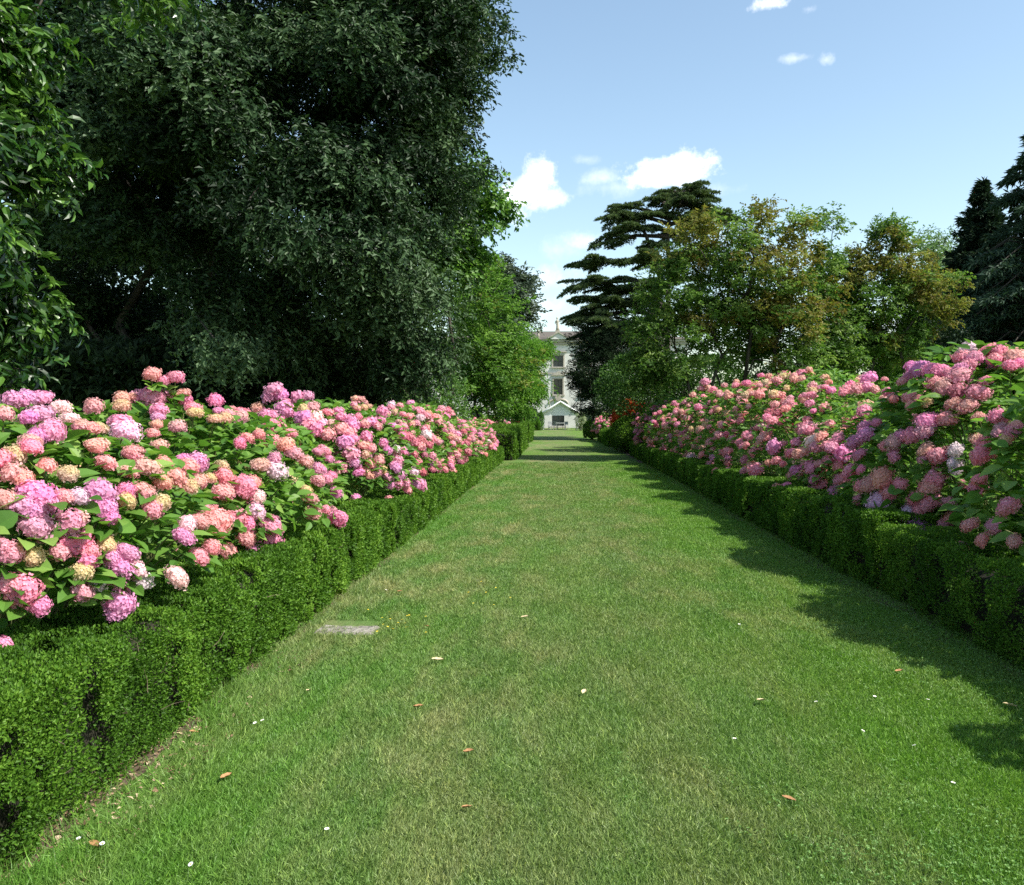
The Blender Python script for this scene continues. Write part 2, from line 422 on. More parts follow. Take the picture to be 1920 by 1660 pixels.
# ------------------------------------------------------------------ ground, lawn, beds
def sheet(name, x0, x1, y0, y1, z, mat, nx=2, ny=2, kind='structure', wob=0):
    xs = np.linspace(x0, x1, nx); ys = np.linspace(y0, y1, ny)
    X, Y = np.meshgrid(xs, ys, indexing='ij')
    V = np.stack([X, Y, np.full_like(X, z)], -1).reshape(-1, 3)
    if wob:
        e = (vnoise(V * [0, 1, 0], 3.1) - .5) * wob
        V[:, 0] += np.where(np.isclose(V[:, 0], x0), e, np.where(np.isclose(V[:, 0], x1), -e, 0))
    i, j = np.meshgrid(np.arange(nx - 1), np.arange(ny - 1), indexing='ij')
    b = (i * ny + j).ravel()
    Fc = np.stack([b, b + ny, b + ny + 1, b + 1], -1)
    o = link(name, mk_mesh(name, V, Fc, mat)); tag(o, kind=kind); return o
sheet('ground', -700, 700, -60, 1400, 0, M['turf'])
sheet('flower_bed', -6.2, -1.86, 1.0, 46, .004, M['soil'], 3, 200, wob=.10)
sheet('flower_bed', 2.75, 7.5, 2.0, 66, .004, M['soil'], 3, 200, wob=.2)

# grass blades: denser near, wider far
def grass():
    n = 900000
    u = rng.random(n)
    y0, y1, pw = 2.35, 30.0, -1.35
    y = ((y1 ** (pw + 1) - y0 ** (pw + 1)) * u + y0 ** (pw + 1)) ** (1 / (pw + 1))
    xl = np.maximum(-2.15, -(0.66 * y + .8)); xr = np.minimum(3.1, .56 * y + .9)
    x = xl + (xr - xl) * rng.random(n)
    keep = np.ones(n, bool)
    edge = np.where(y < 4.6, -1.76, -1.93) + (vnoise(np.stack([x * 0, y, x * 0], -1), 2.2, 3) - .5) * .35
    keep &= (x > edge) | (rng.random(n) < .18)
    P0 = np.stack([x, y, np.zeros(n)], -1)
    bare = vnoise(P0, 3.0, 5) * .6 + vnoise(P0, 9.0, 6) * .4
    keep &= (bare > .30 - .12 * rng.random(n)) | (rng.random(n) < .5)
    # stone slab footprint
    keep &= ~((x > -1.77) & (x < -1.37) & (y > 6.67) & (y < 6.93))
    P0 = P0[keep]; n = len(P0); x, y = P0[:, 0], P0[:, 1]
    tuft = vnoise(P0, 1.7, 8)
    h = (.013 + .018 * rng.random(n)) * (.65 + .8 * tuft)
    longer = np.clip((-1.42 - x) / .35, 0, 1) * (y < 14) * np.clip((vnoise(P0, 1.3, 12) - .25) * 2.5, 0, 1)
    h *= 1 + longer * 1.7 * rng.random(n)
    h *= 1 + y * .012
    w = (.0017 + .0013 * rng.random(n)) * (1 + y * .12)
    A = np.stack([rng.normal(size=n) * .75, rng.normal(size=n) * .75, np.full(n, 1.0)], -1)
    A[:, :2] += (np.stack([vnoise(P0, 4, 21), vnoise(P0, 4, 22)], -1) - .5) * 1.1
    U = np.stack([rng.normal(size=n), rng.normal(size=n), rng.normal(size=n) * .4], -1)
    tv = np.array([(0, -.5, 0), (0, .5, 0), (.6, -.36, .04), (.6, .36, .04), (1, 0, .2)])
    tf = np.array([(0, 1, 3), (0, 3, 2), (2, 3, 4)])
    V, Fc, r = stamp((tv, tf), P0, A, U, h * 1.25, w)
    b = Buf(); b.add(V, Fc, rnd=r)
    o = b.top('grass', M['blade']); tag(o, 'short mown grass of the walk between the two hedges', 'grass', kind='stuff')
grass()

# clover mat in the sunny strip by the shaded hedge
def clover():
    n = 30000
    y = 2.4 + 10 * rng.random(n) ** 1.5; x = .2 + 2.7 * rng.random(n)
    P = np.stack([x, y, .02 + .016 * rng.random(n)], -1)
    k = (vnoise(P * [1, 1, 0], 1.1, 31) * .5 + vnoise(P * [1, 1, 0], 4.3, 32) * .3 + .16 * (x - 1.6)) > .33 + .42 * rng.random(n)
    P = P[k]; n = len(P)
    a0 = rng.random(n) * 6.28
    b = Buf()
    for j in range(3):
        a = a0 + j * 2.094
        A = np.stack([np.cos(a), np.sin(a), .25 * rng.normal(size=n)], -1)
        U = np.stack([.3 * rng.normal(size=n), .3 * rng.normal(size=n), np.ones(n)], -1)
        s = .006 + .005 * rng.random(n)
        V, Fc, r = stamp(T4, P, A, U, s, s * .95); b.add(V, Fc, rnd=r)
    o = b.top('clover', M['clover']); tag(o, 'clover leaves mixed into the lawn by the shaded hedge', 'clover', kind='stuff')
clover()

def litter():
    n = 1500
    y = 1.8 + 4.2 * rng.random(n) ** 1.3; x = -1.95 + .36 * rng.random(n) ** 1.3
    P = np.stack([x, y, .012 + .01 * rng.random(n)], -1)
    A = rng.normal(size=(n, 3)) * [1, 1, .2]; U = rng.normal(size=(n, 3)) * .5 + [0, 0, 1]
    L = .012 + .028 * rng.random(n) ** 2
    V, Fc, r = stamp(T4, P, A, U, L, L * (.3 + .4 * rng.random(n)))
    b = Buf(); b.add(V, Fc, rnd=r)
    o = b.top('leaf_litter', leaf_mat('dry_litter', (.10, .06, .035), (.26, .17, .10), (.50, .40, .27), .1, .8, .2))
    tag(o, 'dry leaf and twig litter along the foot of the near hedge', 'litter', kind='stuff')
litter()

# ------------------------------------------------------------------ hedges
def hedge(name, label, cat, x0, x1, y0, y1, zt, leaf, dens, group=None, lod_y=None, roundness=0.06, seed=0, twigs=0, wave=.04):
    """Clipped box hedge: zt is a number or a function of y. Leaves in a thin shell round a dark twiggy core."""
    zf = zt if callable(zt) else (lambda y, z=zt: np.full_like(np.asarray(y, float), z))
    root = empty(name, ((x0 + x1) / 2, (y0 + y1) / 2, 0), label, cat, group)
    yc = np.linspace(y0 + .10, y1 - .10, max(2, int((y1 - y0) / .5)))
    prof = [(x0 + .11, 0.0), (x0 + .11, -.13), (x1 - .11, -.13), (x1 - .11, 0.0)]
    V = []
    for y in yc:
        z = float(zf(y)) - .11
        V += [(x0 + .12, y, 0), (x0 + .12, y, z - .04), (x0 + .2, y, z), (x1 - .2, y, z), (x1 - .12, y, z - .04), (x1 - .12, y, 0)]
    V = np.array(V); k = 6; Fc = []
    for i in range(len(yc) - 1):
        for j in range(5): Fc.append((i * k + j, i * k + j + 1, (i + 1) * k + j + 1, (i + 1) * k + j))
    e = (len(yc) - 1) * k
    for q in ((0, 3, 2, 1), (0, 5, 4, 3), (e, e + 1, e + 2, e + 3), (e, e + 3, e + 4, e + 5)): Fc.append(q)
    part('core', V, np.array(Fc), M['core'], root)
    H = float(np.mean(zf(np.linspace(y0, y1, 9)))); D = x1 - x0; Lh = y1 - y0
    areas = np.array([Lh * H, Lh * H, Lh * D, D * H, D * H])
    n = int(dens * areas.sum()); f = rng.choice(5, n, p=areas / areas.sum())
    u, v = rng.random(n), rng.random(n)
    if lod_y: u = np.where(f < 3, (u ** lod_y), u)
    y = np.where(f == 3, y0, np.where(f == 4, y1, y0 + u * Lh))
    x = np.where(f == 0, x0, np.where(f == 1, x1, x0 + (v if True else u) * D))
    zz = zf(y)
    z = np.where(f == 2, zz, zz * np.where(f < 2, v, u))
    P = np.stack([x, y, z], -1)
    nr = np.zeros((n, 3)); nr[f == 0] = (-1, 0, 0); nr[f == 1] = (1, 0, 0); nr[f == 2] = (0, 0, 1); nr[f == 3] = (0, -1, 0); nr[f == 4] = (0, 1, 0)
    # soften the arrises
    dz = (zz - z); dx = np.minimum(x - x0, x1 - x)
    for (m, dd, ax, sg) in ((f < 2, dz, 2, -1),):
        ed = np.clip(1 - dd / roundness, 0, 1) * m
        P[:, 0] -= nr[:, 0] * ed ** 2 * roundness * .6
        nr[:, 2] += ed
    ed = np.clip(1 - dx / roundness, 0, 1) * (f == 2)
    P[:, 2] -= ed ** 2 * roundness * .6
    nr = nrm(nr)
    lump = (vnoise(P, 2.4, seed) - .5) * 2 * wave + (vnoise(P, 7.5, seed + 1) - .5) * wave * .9
    dep = -rng.exponential(.028, n)
    P = P + nr * (lump + dep + .012 * rng.random(n))[:, None]
    gap = vnoise(P, 5.0, seed + 2) * .55 + vnoise(P, 13., seed + 3) * .45
    low = np.clip(1 - P[:, 2] / .12, 0, 1)
    keep = (gap > .35 + .10 * rng.random(n) + .2 * low * rng.random(n)) & (P[:, 2] > .01)
    # stray shoots above the clipped line
    P, nr, y = P[keep], nr[keep], y[keep]; n = len(P)
    A = nrm(nr * .6 + rng.normal(size=(n, 3)) * .6 + np.array([0, 0, .45]))
    U = nr + rng.normal(size=(n, 3)) * .55 + np.array([.0, 0, .35])
    ls = leaf * (.7 + .6 * rng.random(n))
    if lod_y: ls = ls * np.maximum(1, (y / max(y0, 4.0)) ** .75)
    rn = np.clip(.25 + .5 * rng.random(n) + .55 * (vnoise(P, 3.1, seed + 4) - .5) + .25 * np.clip(lump[keep] / wave, -1, 1) * .5, 0, 1)
    V, Fc, r = stamp(T4, P, A, U, ls, ls * .62, rn)
    b = Buf(); b.add(V, Fc, rnd=r); b.part('leaves', M['hedge'], root)
    if twigs:
        segs = []
        for _ in range(twigs):
            yy = y0 + (y1 - y0) * random.random() ** 1.5; zq = random.uniform(.05, float(zf(yy)) - .05); xx = x0 if x0 > -3 and abs(x0) < abs(x1) else x1
            p = np.array([xx + random.uniform(-.05, .05) + (.04 if xx == x0 else -.04), yy, zq])
            d = nrm(np.array([random.uniform(-.5, .5), random.uniform(-.8, .8), random.uniform(-.1, 1)])) * random.uniform(.04, .12)
            segs.append((np.array([p, p + d * .5 + rng.normal(size=3) * .01, p + d]), np.array([.0020, .0016, .0008])))
        V, Fc = tubes(segs, 4); part('twigs', V, Fc, M['twig'], root)['kind'] = 'stuff'
    return root

hz = lambda ys, zs: (lambda y: np.interp(y, ys, zs))
hedge('box_hedge', 'sunlit low box hedge nearest the camera under the pink hydrangeas, twiggy at its foot', 'hedge', -2.55, -1.9, 1.7, 10.15, hz([1.7, 3, 4.3, 8, 10.2], [.60, .60, .62, .62, .59]), .0165, 27000, seed=1, twigs=150, lod_y=1.7)
hedge('box_hedge', 'long straight sunlit box hedge running from the stepped gap to the taller dark-ended block', 'hedge', -2.5, -1.88, 10.3, 31.2, hz([10.3, 14, 31], [.56, .52, .48]), .026, 8500, seed=9, twigs=60, lod_y=1.4)
hedge('box_hedge', 'tall clipped hedge block with a dark end face beyond the long sunlit hedge', 'hedge', -2.75, -1.48, 31.6, 44, hz([31.6, 36, 44], [.98, 1.1, 1.15]), .06, 1500, seed=15, wave=.08)
hedge('box_hedge', 'small narrow clipped hedge post at the far end of the sunlit side', 'hedge', -2.1, -1.55, 51, 58, 1.12, .075, 1200, seed=19, wave=.08)
hedge('box_hedge', 'low clipped hedge across the far left corner in front of the villa', 'hedge', -5.0, -1.75, 92, 94, .85, .1, 600, seed=23, wave=.08)
hedge('box_hedge', 'shaded box hedge nearest the camera below the tallest hydrangeas', 'hedge', 2.88, 3.55, 3.0, 8.25, hz([3, 8.2], [.60, .60]), .020, 15000, seed=29, twigs=60)
hedge('box_hedge', 'shaded box hedge with a broad sunlit flat top in the middle of the shady side', 'hedge', 2.86, 3.62, 8.35, 16.7, hz([8.3, 12, 16.7], [.68, .66, .58]), .024, 9500, seed=33, lod_y=1.2)
hedge('box_hedge', 'long shaded box hedge ending at the big round clipped bush', 'hedge', 2.9, 3.6, 16.9, 36, hz([16.9, 36], [.55, .50]), .04, 4200, seed=37, lod_y=1.2)
hedge('box_hedge', 'low shaded hedge between the two round clipped bushes', 'hedge', 2.5, 3.1, 45, 56.5, .75, .07, 1300, seed=41, wave=.08)

def topiary(label, c, r, leaf, n, seed):
    root = empty('topiary_bush', (c[0], c[1], 0), label, 'topiary')
    d = sph(n); d[:, 2] = np.where(d[:, 2] < -.7, -d[:, 2], d[:, 2])
    e = np.abs(d) ** .8 * np.sign(d); e = nrm(e)
    k = 1 + (vnoise(d, 2.5, seed) - .5) * .22 + (vnoise(d, 7, seed) - .5) * .12 - rng.exponential(.05, n)
    P = np.array(c) + d * np.array(r) * k[:, None]
    P = P[P[:, 2] > .03]; d = d[:len(P)] * 0 + nrm((P - np.array(c)) / np.array(r)); n = len(P)
    A = nrm(d * .7 + rng.normal(size=(n, 3)) * .5 + [0, 0, .3]); U = d + rng.normal(size=(n, 3)) * .5
    ls = leaf * (.7 + .6 * rng.random(n))
    V, Fc, rr = stamp(T4, P, A, U, ls, ls * .6); b = Buf(); b.add(V, Fc, rnd=rr); b.part('leaves', M['hedge'], root)
    # inner wood
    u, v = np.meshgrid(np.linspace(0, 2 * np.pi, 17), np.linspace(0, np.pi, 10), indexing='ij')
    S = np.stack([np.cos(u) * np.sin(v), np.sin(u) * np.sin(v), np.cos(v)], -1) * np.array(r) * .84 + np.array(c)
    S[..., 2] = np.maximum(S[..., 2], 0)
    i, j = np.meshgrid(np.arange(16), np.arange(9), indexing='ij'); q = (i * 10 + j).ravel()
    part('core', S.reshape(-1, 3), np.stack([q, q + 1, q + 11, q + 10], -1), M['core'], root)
    return root
topiary('big round clipped bush swelling over the shaded hedge line', (3.15, 39.5, .70), (.82, 2.6, .82), .06, 17000, 3)
topiary('small round clipped bush at the far end of the shaded side', (2.25, 59, .6), (.55, 2.0, .66), .075, 6000, 4)

# ------------------------------------------------------------------ hydrangeas
def head_mesh(name, n, petals, seed, core=True):
    """Mophead of radius ~1, flattened dome of four-petalled florets over a lumpy ball."""
    rs = np.random.default_rng(seed)
    i = np.arange(n) + .5
    zz = 1 - 1.72 * i / n; ph = i * 2.399963 + rs.random(n) * .5
    s = np.sqrt(np.maximum(0, 1 - zz ** 2))
    D = np.stack([s * np.cos(ph), s * np.sin(ph), zz], -1)
    def lump(d): return (1 + (vnoise(d, 1.35, seed) - .5) * .5 + (vnoise(d, 3.2, seed + 5) - .5) * .2)[..., None] * np.array([1, 1, .79])
    P = D * lump(D) * (1 + .05 * rs.normal(size=n))[:, None]
    Vs, Fs, rn, k = [], [], [], 0
    sz = 1.62 / math.sqrt(n) * (1 + .25 * (rs.random(n) - .5))
    up = np.where(np.abs(D[:, 2:]) < .9, np.array([[0, 0, 1.]]), np.array([[1., 0, 0]]))
    Dj = nrm(D + rs.normal(size=(n, 3)) * .28)
    X = nrm(np.cross(up, Dj)); Y = np.cross(Dj, X)
    a0 = rs.random(n) * 6.28; fl = rs.random(n)
    for j in range(petals):
        a = a0 + j * 2 * np.pi / petals
        A = np.cos(a)[:, None] * X + np.sin(a)[:, None] * Y; B = -np.sin(a)[:, None] * X + np.cos(a)[:, None] * Y
        cup = .18 + .2 * rs.random(n)
        p1 = P + (A * .62 - B * .52 + Dj * (cup * .7)[:, None]) * sz[:, None]
        p2 = P + (A * 1.12 + Dj * cup[:, None]) * sz[:, None]
        p3 = P + (A * .62 + B * .52 + Dj * (cup * .7)[:, None]) * sz[:, None]
        V = np.stack([P, p1, p2, p3], 1).reshape(-1, 3); b = k + np.arange(n) * 4
        Vs.append(V); Fs.append(np.stack([np.stack([b, b + 1, b + 2], -1), np.stack([b, b + 2, b + 3], -1)], 1).reshape(-1, 3))
        rn.append(np.repeat(np.clip(fl * .75 + .25 * rs.random(n), 0, 1), 2)); k += len(V)
    if core:
        u, v = np.meshgrid(np.linspace(0, 2 * np.pi, 13), np.linspace(.02, 2.3, 7), indexing='ij')
        d = np.stack([np.cos(u) * np.sin(v), np.sin(u) * np.sin(v), np.cos(v)], -1).reshape(-1, 3)
        S = d * lump(d) * .9
        i_, j_ = np.meshgrid(np.arange(12), np.arange(6), indexing='ij'); q = (i_ * 7 + j_).ravel() + k
        Vs.append(S); Fs.append(np.concatenate([np.stack([q, q + 1, q + 8], -1), np.stack([q, q + 8, q + 7], -1)])); rn.append(np.full(2 * len(q), .35))
    return mk_mesh(name, np.concatenate(Vs), np.concatenate(Fs), M['flower'], {'rnd': np.concatenate(rn)})
HEADS_NEAR = [head_mesh('flower_head', 150, 4, 40 + i) for i in range(6)]
HEADS_FAR = [head_mesh('flower_head', 46, 4, 60 + i) for i in range(5)]

TYPES = {'M': ((.77, .31, .53), .03), 'P': ((.81, .31, .44), .05), 'S': ((.82, .36, .40), .20), 'G': ((.76, .48, .36), .62),
         'W': ((.84, .58, .64), .0), 'D': ((.56, .14, .23), .12)}  # D: pink darkened for heads in shade, also used for deep pink ones
# (centre x, y, z-top, radius x, radius y), label
LEFT = [((-3.15, 4.9), 1.66, 1.16, 1.45, 'hydrangea at the near corner with large mauve and pink heads hanging over the sunlit hedge'),
        ((-3.3, 7.3), 1.70, 1.36, 1.5, 'leafy hydrangea with salmon and green heads below a raised pink shoot'),
        ((-3.35, 9.4), 1.60, 1.12, 1.15, 'green-leaved hydrangea with few heads between the leafy one and the bright pink one'),
        ((-3.15, 12.0), 1.80, 1.30, 1.4, 'bright pink hydrangea beside the stepped gap in the sunlit hedge'),
        ((-3.15, 14.6), 1.74, 1.24, 1.5, 'dense mauve and salmon hydrangea behind the bright pink one'),
        ((-3.15, 17.3), 1.76, 1.22, 1.6, 'hydrangea with a cluster of small salmon heads standing at its top'),
        ((-3.1, 20.2), 1.80, 1.18, 1.8, 'hydrangea with deep pink heads low down and a pale shoot on top'),
        ((-3.05, 23.6), 1.56, 1.12, 2.0, 'yellowish pink hydrangea on the slope down to the far bed'),
        ((-2.98, 27.2), 1.42, 1.0, 2.0, 'pink and cream hydrangea over the last third of the long sunlit hedge'),
        ((-2.9, 30.2), 1.28, .85, 1.6, 'last small pink hydrangea above the end of the long sunlit hedge'),
        ((-3.55, 37.5), 1.42, 1.25, 2.8, 'far pink hydrangea behind the dark end of the tall clipped block'),
        ((-3.3, 43.5), 1.46, 1.2, 3.2, 'farthest pink hydrangea of the sunlit bed beyond the tall clipped block')]
RIGHT = [((4.4, 3.7), 1.85, 1.5, 1.4, 'hydrangea at the very near end of the shaded side, mostly beyond the right edge'),
         ((4.35, 6.5), 2.02, 1.32, 1.9, 'tallest hydrangea at the near right with large pale leaves and pink heads'),
         ((4.3, 9.5), 2.06, 1.3, 1.6, 'tall hydrangea with mauve and salmon heads crowding its top edge'),
         ((4.15, 12.1), 1.70, 1.14, 1.5, 'leafy hydrangea with mauve heads hanging over the sunlit hedge top'),
         ((4.15, 14.6), 1.92, 1.15, 1.5, 'hydrangea with salmon heads under the multi-stemmed rusty tree'),
         ((4.15, 17.1), 2.14, 1.15, 1.6, 'salmon hydrangea topped by two raised mauve heads'),
         ((4.15, 19.8), 2.2, 1.15, 1.7, 'pale salmon and green hydrangea behind the leafy mauve one'),
         ((4.12, 22.7), 2.16, 1.15, 1.8, 'hydrangea with a yellowish green top and peach heads'),
         ((4.1, 25.9), 2.1, 1.12, 2.0, 'peach hydrangea with a lone raised mauve head'),
         ((4.0, 29.5), 1.98, 1.1, 2.2, 'hydrangea with shaded mauve heads at its foot beside the long shaded hedge'),
         ((4.0, 33.6), 1.92, 1.1, 2.5, 'pink hydrangea over the far half of the long shaded hedge'),
         ((4.0, 38.6), 1.9, 1.1, 2.9, 'pink hydrangea just behind the big round clipped bush'),
         ((3.75, 45.5), 1.78, 1.0, 4.2, 'far pink hydrangea with red and purple heads behind the round clipped bush'),
         ((3.1, 56), 1.66, .9, 4.5, 'farthest pink hydrangea above the small round clipped bush')]
BUSH = []
for side, lst in (('l', LEFT), ('r', RIGHT)):
    for (c, zt, rx, ry, lab) in lst:
        if side == 'r' and c[1] < 50:
            k_ = .25 if c[1] < 11 else (.95 if c[1] < 16 else .7)
            c = (c[0] + k_, c[1]); rx += k_ - .05; zt += .12 if c[1] < 8 else .22
        cz = zt * (.36 if side == 'r' else .46)
        BUSH.append(dict(side=side, c=np.array([c[0], c[1], cz]), r=np.array([rx, ry, zt - cz]), label=lab, heads=[]))

def shape(b, P):
    """<1 inside the bush: an ellipsoid dome standing on an upright drum."""
    q = (P - b['c']) / b['r']; q[..., 2] = np.maximum(q[..., 2], 0)
    return np.sqrt((q ** 2).sum(-1))
TS = np.linspace(2.0, 62.0, 2400)
def hit(px, py, side):
    o = np.array([0, 0, CAMH]); d = ray(px, py); best = None; near = None
    P = o + d * TS[:, None]
    for b in BUSH:
        if b['side'] != side: continue
        v = shape(b, P); v = np.where(P[:, 2] < .42, 9, v); k = np.nonzero(v < 1)[0]
        if len(k) and (best is None or TS[k[0]] < best[0]): best = (TS[k[0]], b)
        m = int(np.argmin(v))
        if near is None or v[m] < near[0]: near = (v[m], TS[m], b)
    t, b = best if best else (near[1], near[2])
    return o + d * t, b, best is not None

R1 = """85,355,130,M 160,335,120,M 230,340,110,M 205,430,150,M 150,450,100,M 20,430,110,S 330,390,110,W 385,450,100,W 285,520,170,M 200,545,120,M 335,540,110,W
165,580,90,S 440,490,100,S 500,500,100,S 545,500,80,G 520,380,110,P 685,335,110,S 680,375,100,G 740,325,60,S 845,200,100,S 910,240,60,P 975,215,95,P 850,330,170,P 820,315,100,M 880,400,100,M 880,440,80,M
1015,310,80,S 950,320,60,S 1025,345,80,P 1070,385,100,P 1080,410,80,G 1195,345,90,P 1210,400,50,M 1265,415,50,P 1340,415,100,P 1330,440,90,S 1190,445,80,G 1250,440,60,G 690,520,150,W 850,525,70,S 870,475,70,S 985,490,100,S
525,600,120,S 885,600,100,S 730,640,90,S 580,690,110,S 250,710,110,S 75,650,70,G 370,755,65,G 1090,685,140,M 1010,670,80,M 800,720,170,S 700,740,90,S 960,770,140,S 900,690,80,S 1040,820,80,G 1100,790,100,S 890,800,70,S
1230,705,80,G 1245,760,110,P 1235,835,110,S 1160,770,60,G 1350,820,150,P 1400,790,80,S 1430,870,90,W 1530,735,120,W 1440,695,100,S 1330,580,60,P 1370,550,80,S 1430,530,80,S 1500,480,100,S 1440,380,70,S 1580,590,110,S 1620,635,110,P 1690,680,90,S
1530,280,90,M 1500,320,80,M 1560,310,90,M 1580,375,90,M 1600,410,80,M 1660,325,80,M 1710,315,70,M 1740,375,80,S 1690,385,60,G 1690,440,110,M 1760,440,90,W 1720,470,90,P 1610,520,70,P 1760,500,90,P 1790,620,80,P 1760,715,80,P 1750,785,90,P
1690,830,80,G 1720,880,80,S 1720,955,100,S 180,860,190,M 240,900,160,M 110,920,140,M 170,960,150,M 200,1040,170,M 60,750,130,S 130,780,90,S 20,890,90,S 345,875,90,S 430,880,80,W 545,850,170,M 560,930,160,M 590,985,120,M 690,850,110,P 780,850,130,S 690,905,60,G 825,945,95,S 885,905,60,G
370,1030,180,P 420,1000,100,S 410,1110,170,P 320,1180,110,P 475,1170,110,P 480,1220,90,P 50,1190,150,P 10,1150,100,P 180,1200,120,G 575,1135,120,G 1020,1020,110,W 1000,1090,130,M 1090,1010,80,S 1150,1025,110,S 1190,1065,60,S 1310,985,120,P 1370,1015,100,P 1260,990,80,P 1365,1090,110,S
1420,950,110,W 1500,1020,120,P 1490,1090,100,P 1160,1150,110,S 1085,1195,130,S 1260,1170,120,S 1405,1200,140,P 1500,1160,90,P 1550,1195,110,P 1570,1270,70,P 965,1310,150,W 600,1210,120,M 660,1270,140,M 690,1180,100,M 740,1270,110,W 770,1330,80,W 520,1340,90,W 640,1345,140,M 640,1440,180,M 620,1500,130,M
110,1380,220,P 160,1420,180,P 40,1350,110,P 440,1280,70,G 440,1390,60,P 15,1690,70,M 210,1470,60,P"""
R2 = """310,245,45,S 370,250,45,S 300,300,60,S 400,280,60,S 330,330,60,S 390,320,60,G 440,310,50,S 170,350,100,M 70,365,90,P 190,410,100,M 280,420,100,M 340,410,80,P 100,465,90,S 20,460,90,W 290,480,120,M 190,510,140,P 260,545,110,P 70,560,140,P 400,470,90,S 460,450,110,M 510,490,80,P 545,440,90,P 580,370,90,P 600,390,50,S
720,300,60,S 815,280,80,M 880,340,80,P 900,410,80,W 645,295,75,W 670,360,60,G 740,380,60,S 790,400,70,S 640,480,80,M 690,510,90,M 740,490,80,P 770,580,110,D 820,470,70,S 860,460,70,S 840,630,90,D 910,610,80,D 970,655,80,D 950,560,100,W 1000,590,80,P 1050,600,55,G
230,630,160,M 300,600,90,P 410,580,110,P 390,660,100,S 460,680,100,P 560,640,90,P 600,700,90,M 680,690,80,W 750,710,90,M 830,730,90,D 930,740,80,D 1000,750,70,P 270,730,140,P 400,740,90,S 310,810,120,M 440,820,80,S 560,870,60,G 690,800,110,M 650,830,80,P 520,780,100,S
340,890,100,M 400,890,100,S 440,930,90,S 500,890,110,P 600,930,100,M 700,910,120,M 620,1000,90,M 690,1000,90,M 760,990,80,P 830,890,100,W 910,885,80,D 890,1000,110,M 930,1020,80,M 850,1000,80,M 40,720,90,P 70,780,90,P 10,880,80,M 90,930,110,P 120,1080,140,M 320,1120,80,M 280,1200,110,P 430,1185,70,M 610,1140,80,P 690,1160,70,P 700,1220,100,M 30,1230,80,P
1000,870,60,D 1050,820,70,D 1100,800,60,S 1170,840,70,P 1220,730,90,P"""
R3 = """1640,115,120,W 1600,150,90,P 1670,150,90,P 1740,115,90,P 1790,120,90,P 1770,160,80,P 1880,150,110,S 1850,190,70,P 1905,180,70,P 1400,210,110,M 1360,200,80,M 1450,215,100,M 1500,220,100,M 1530,230,70,P 1340,240,70,P 1600,205,90,M 1640,195,80,P 1600,245,110,P 1580,320,100,D 1460,285,90,P 1510,300,100,S 1690,330,110,S 1300,270,60,S
1340,350,70,P 1350,390,70,P 1390,360,60,S 1420,380,60,G 1560,385,80,S 1630,390,90,S 1600,420,60,S 1440,470,120,M 1420,520,110,P 1530,460,100,S 1350,540,110,S 1690,450,60,S 1820,520,100,P 1870,530,80,P 1890,500,70,S 1740,590,120,P 1840,570,80,G 1720,650,110,P 1260,590,100,P 1220,600,70,P 1290,550,70,P 1260,650,70,M 1420,620,90,S 1480,650,100,P 1410,665,60,P
1570,620,90,W 1570,680,80,W 1570,720,60,W 1700,770,80,S 1620,790,60,S 1470,760,110,P 1440,800,110,S 1430,830,90,P 1200,760,120,S 1140,790,100,S 1100,800,80,S 1080,870,60,P 1290,790,70,P 1240,840,80,P 1190,890,130,W 1180,910,110,P 1330,940,100,W 1390,920,80,P 1430,890,90,P 1470,870,80,P 1400,1010,130,M 1370,1050,80,M 1400,1085,60,M 1540,890,80,P 1510,990,80,P 1550,960,70,P
1660,1000,90,S 1720,1080,80,S 1570,1110,100,S 1610,1060,70,S 1880,1085,80,S 1560,1060,60,P 960,830,80,M 1040,730,90,P 1090,720,50,P 980,760,70,P 970,700,60,S 1060,580,110,M 1110,540,100,M 1000,640,100,M 1110,500,70,M 1080,640,70,P 970,560,70,P 840,580,80,W 860,610,70,P 920,600,80,S 870,690,60,S 920,670,60,S 755,715,60,M 550,715,80,P 640,600,80,M 850,765,60,M
280,270,45,P 265,305,45,S 295,300,45,S 495,275,45,P 690,235,60,P 780,230,55,P 1125,252,75,M 545,295,55,S 600,275,50,S 650,265,50,S 740,255,50,S 830,290,50,S 880,300,50,P 930,315,45,P 990,325,45,P 1060,310,60,S 1110,300,60,P 1150,310,50,S 210,655,55,W 325,650,40,M 620,420,55,D 660,430,55,D 700,400,45,P 640,385,45,P 820,380,50,P"""

def add_heads(txt, ox, oy, sc, side):
    for tok in txt.split():
        X, Y, d, t = tok.split(','); px = ox + float(X) / sc; py = oy + float(Y) / sc; dp = float(d) / sc
        p, b, ok = hit(px, py, side)
        diam = dp * p[1] / F
        diam = min(max(diam, .10), .235)
        if any(np.linalg.norm(h[0] - p) < .42 * (h[1] + diam / 2) for h in b['heads']): continue
        nn = (p - b['c']) / b['r'] ** 2; nn[2] = max(nn[2], 0.0); nn = nrm(nn)
        b['heads'].append((p + nn * .02, diam / 2, t, ok))
add_heads(R1, 0, 640, 2.964, 'l'); add_heads(R2, 600, 700, 4.8, 'l'); add_heads(R3, 1220, 620, 2.743, 'r')

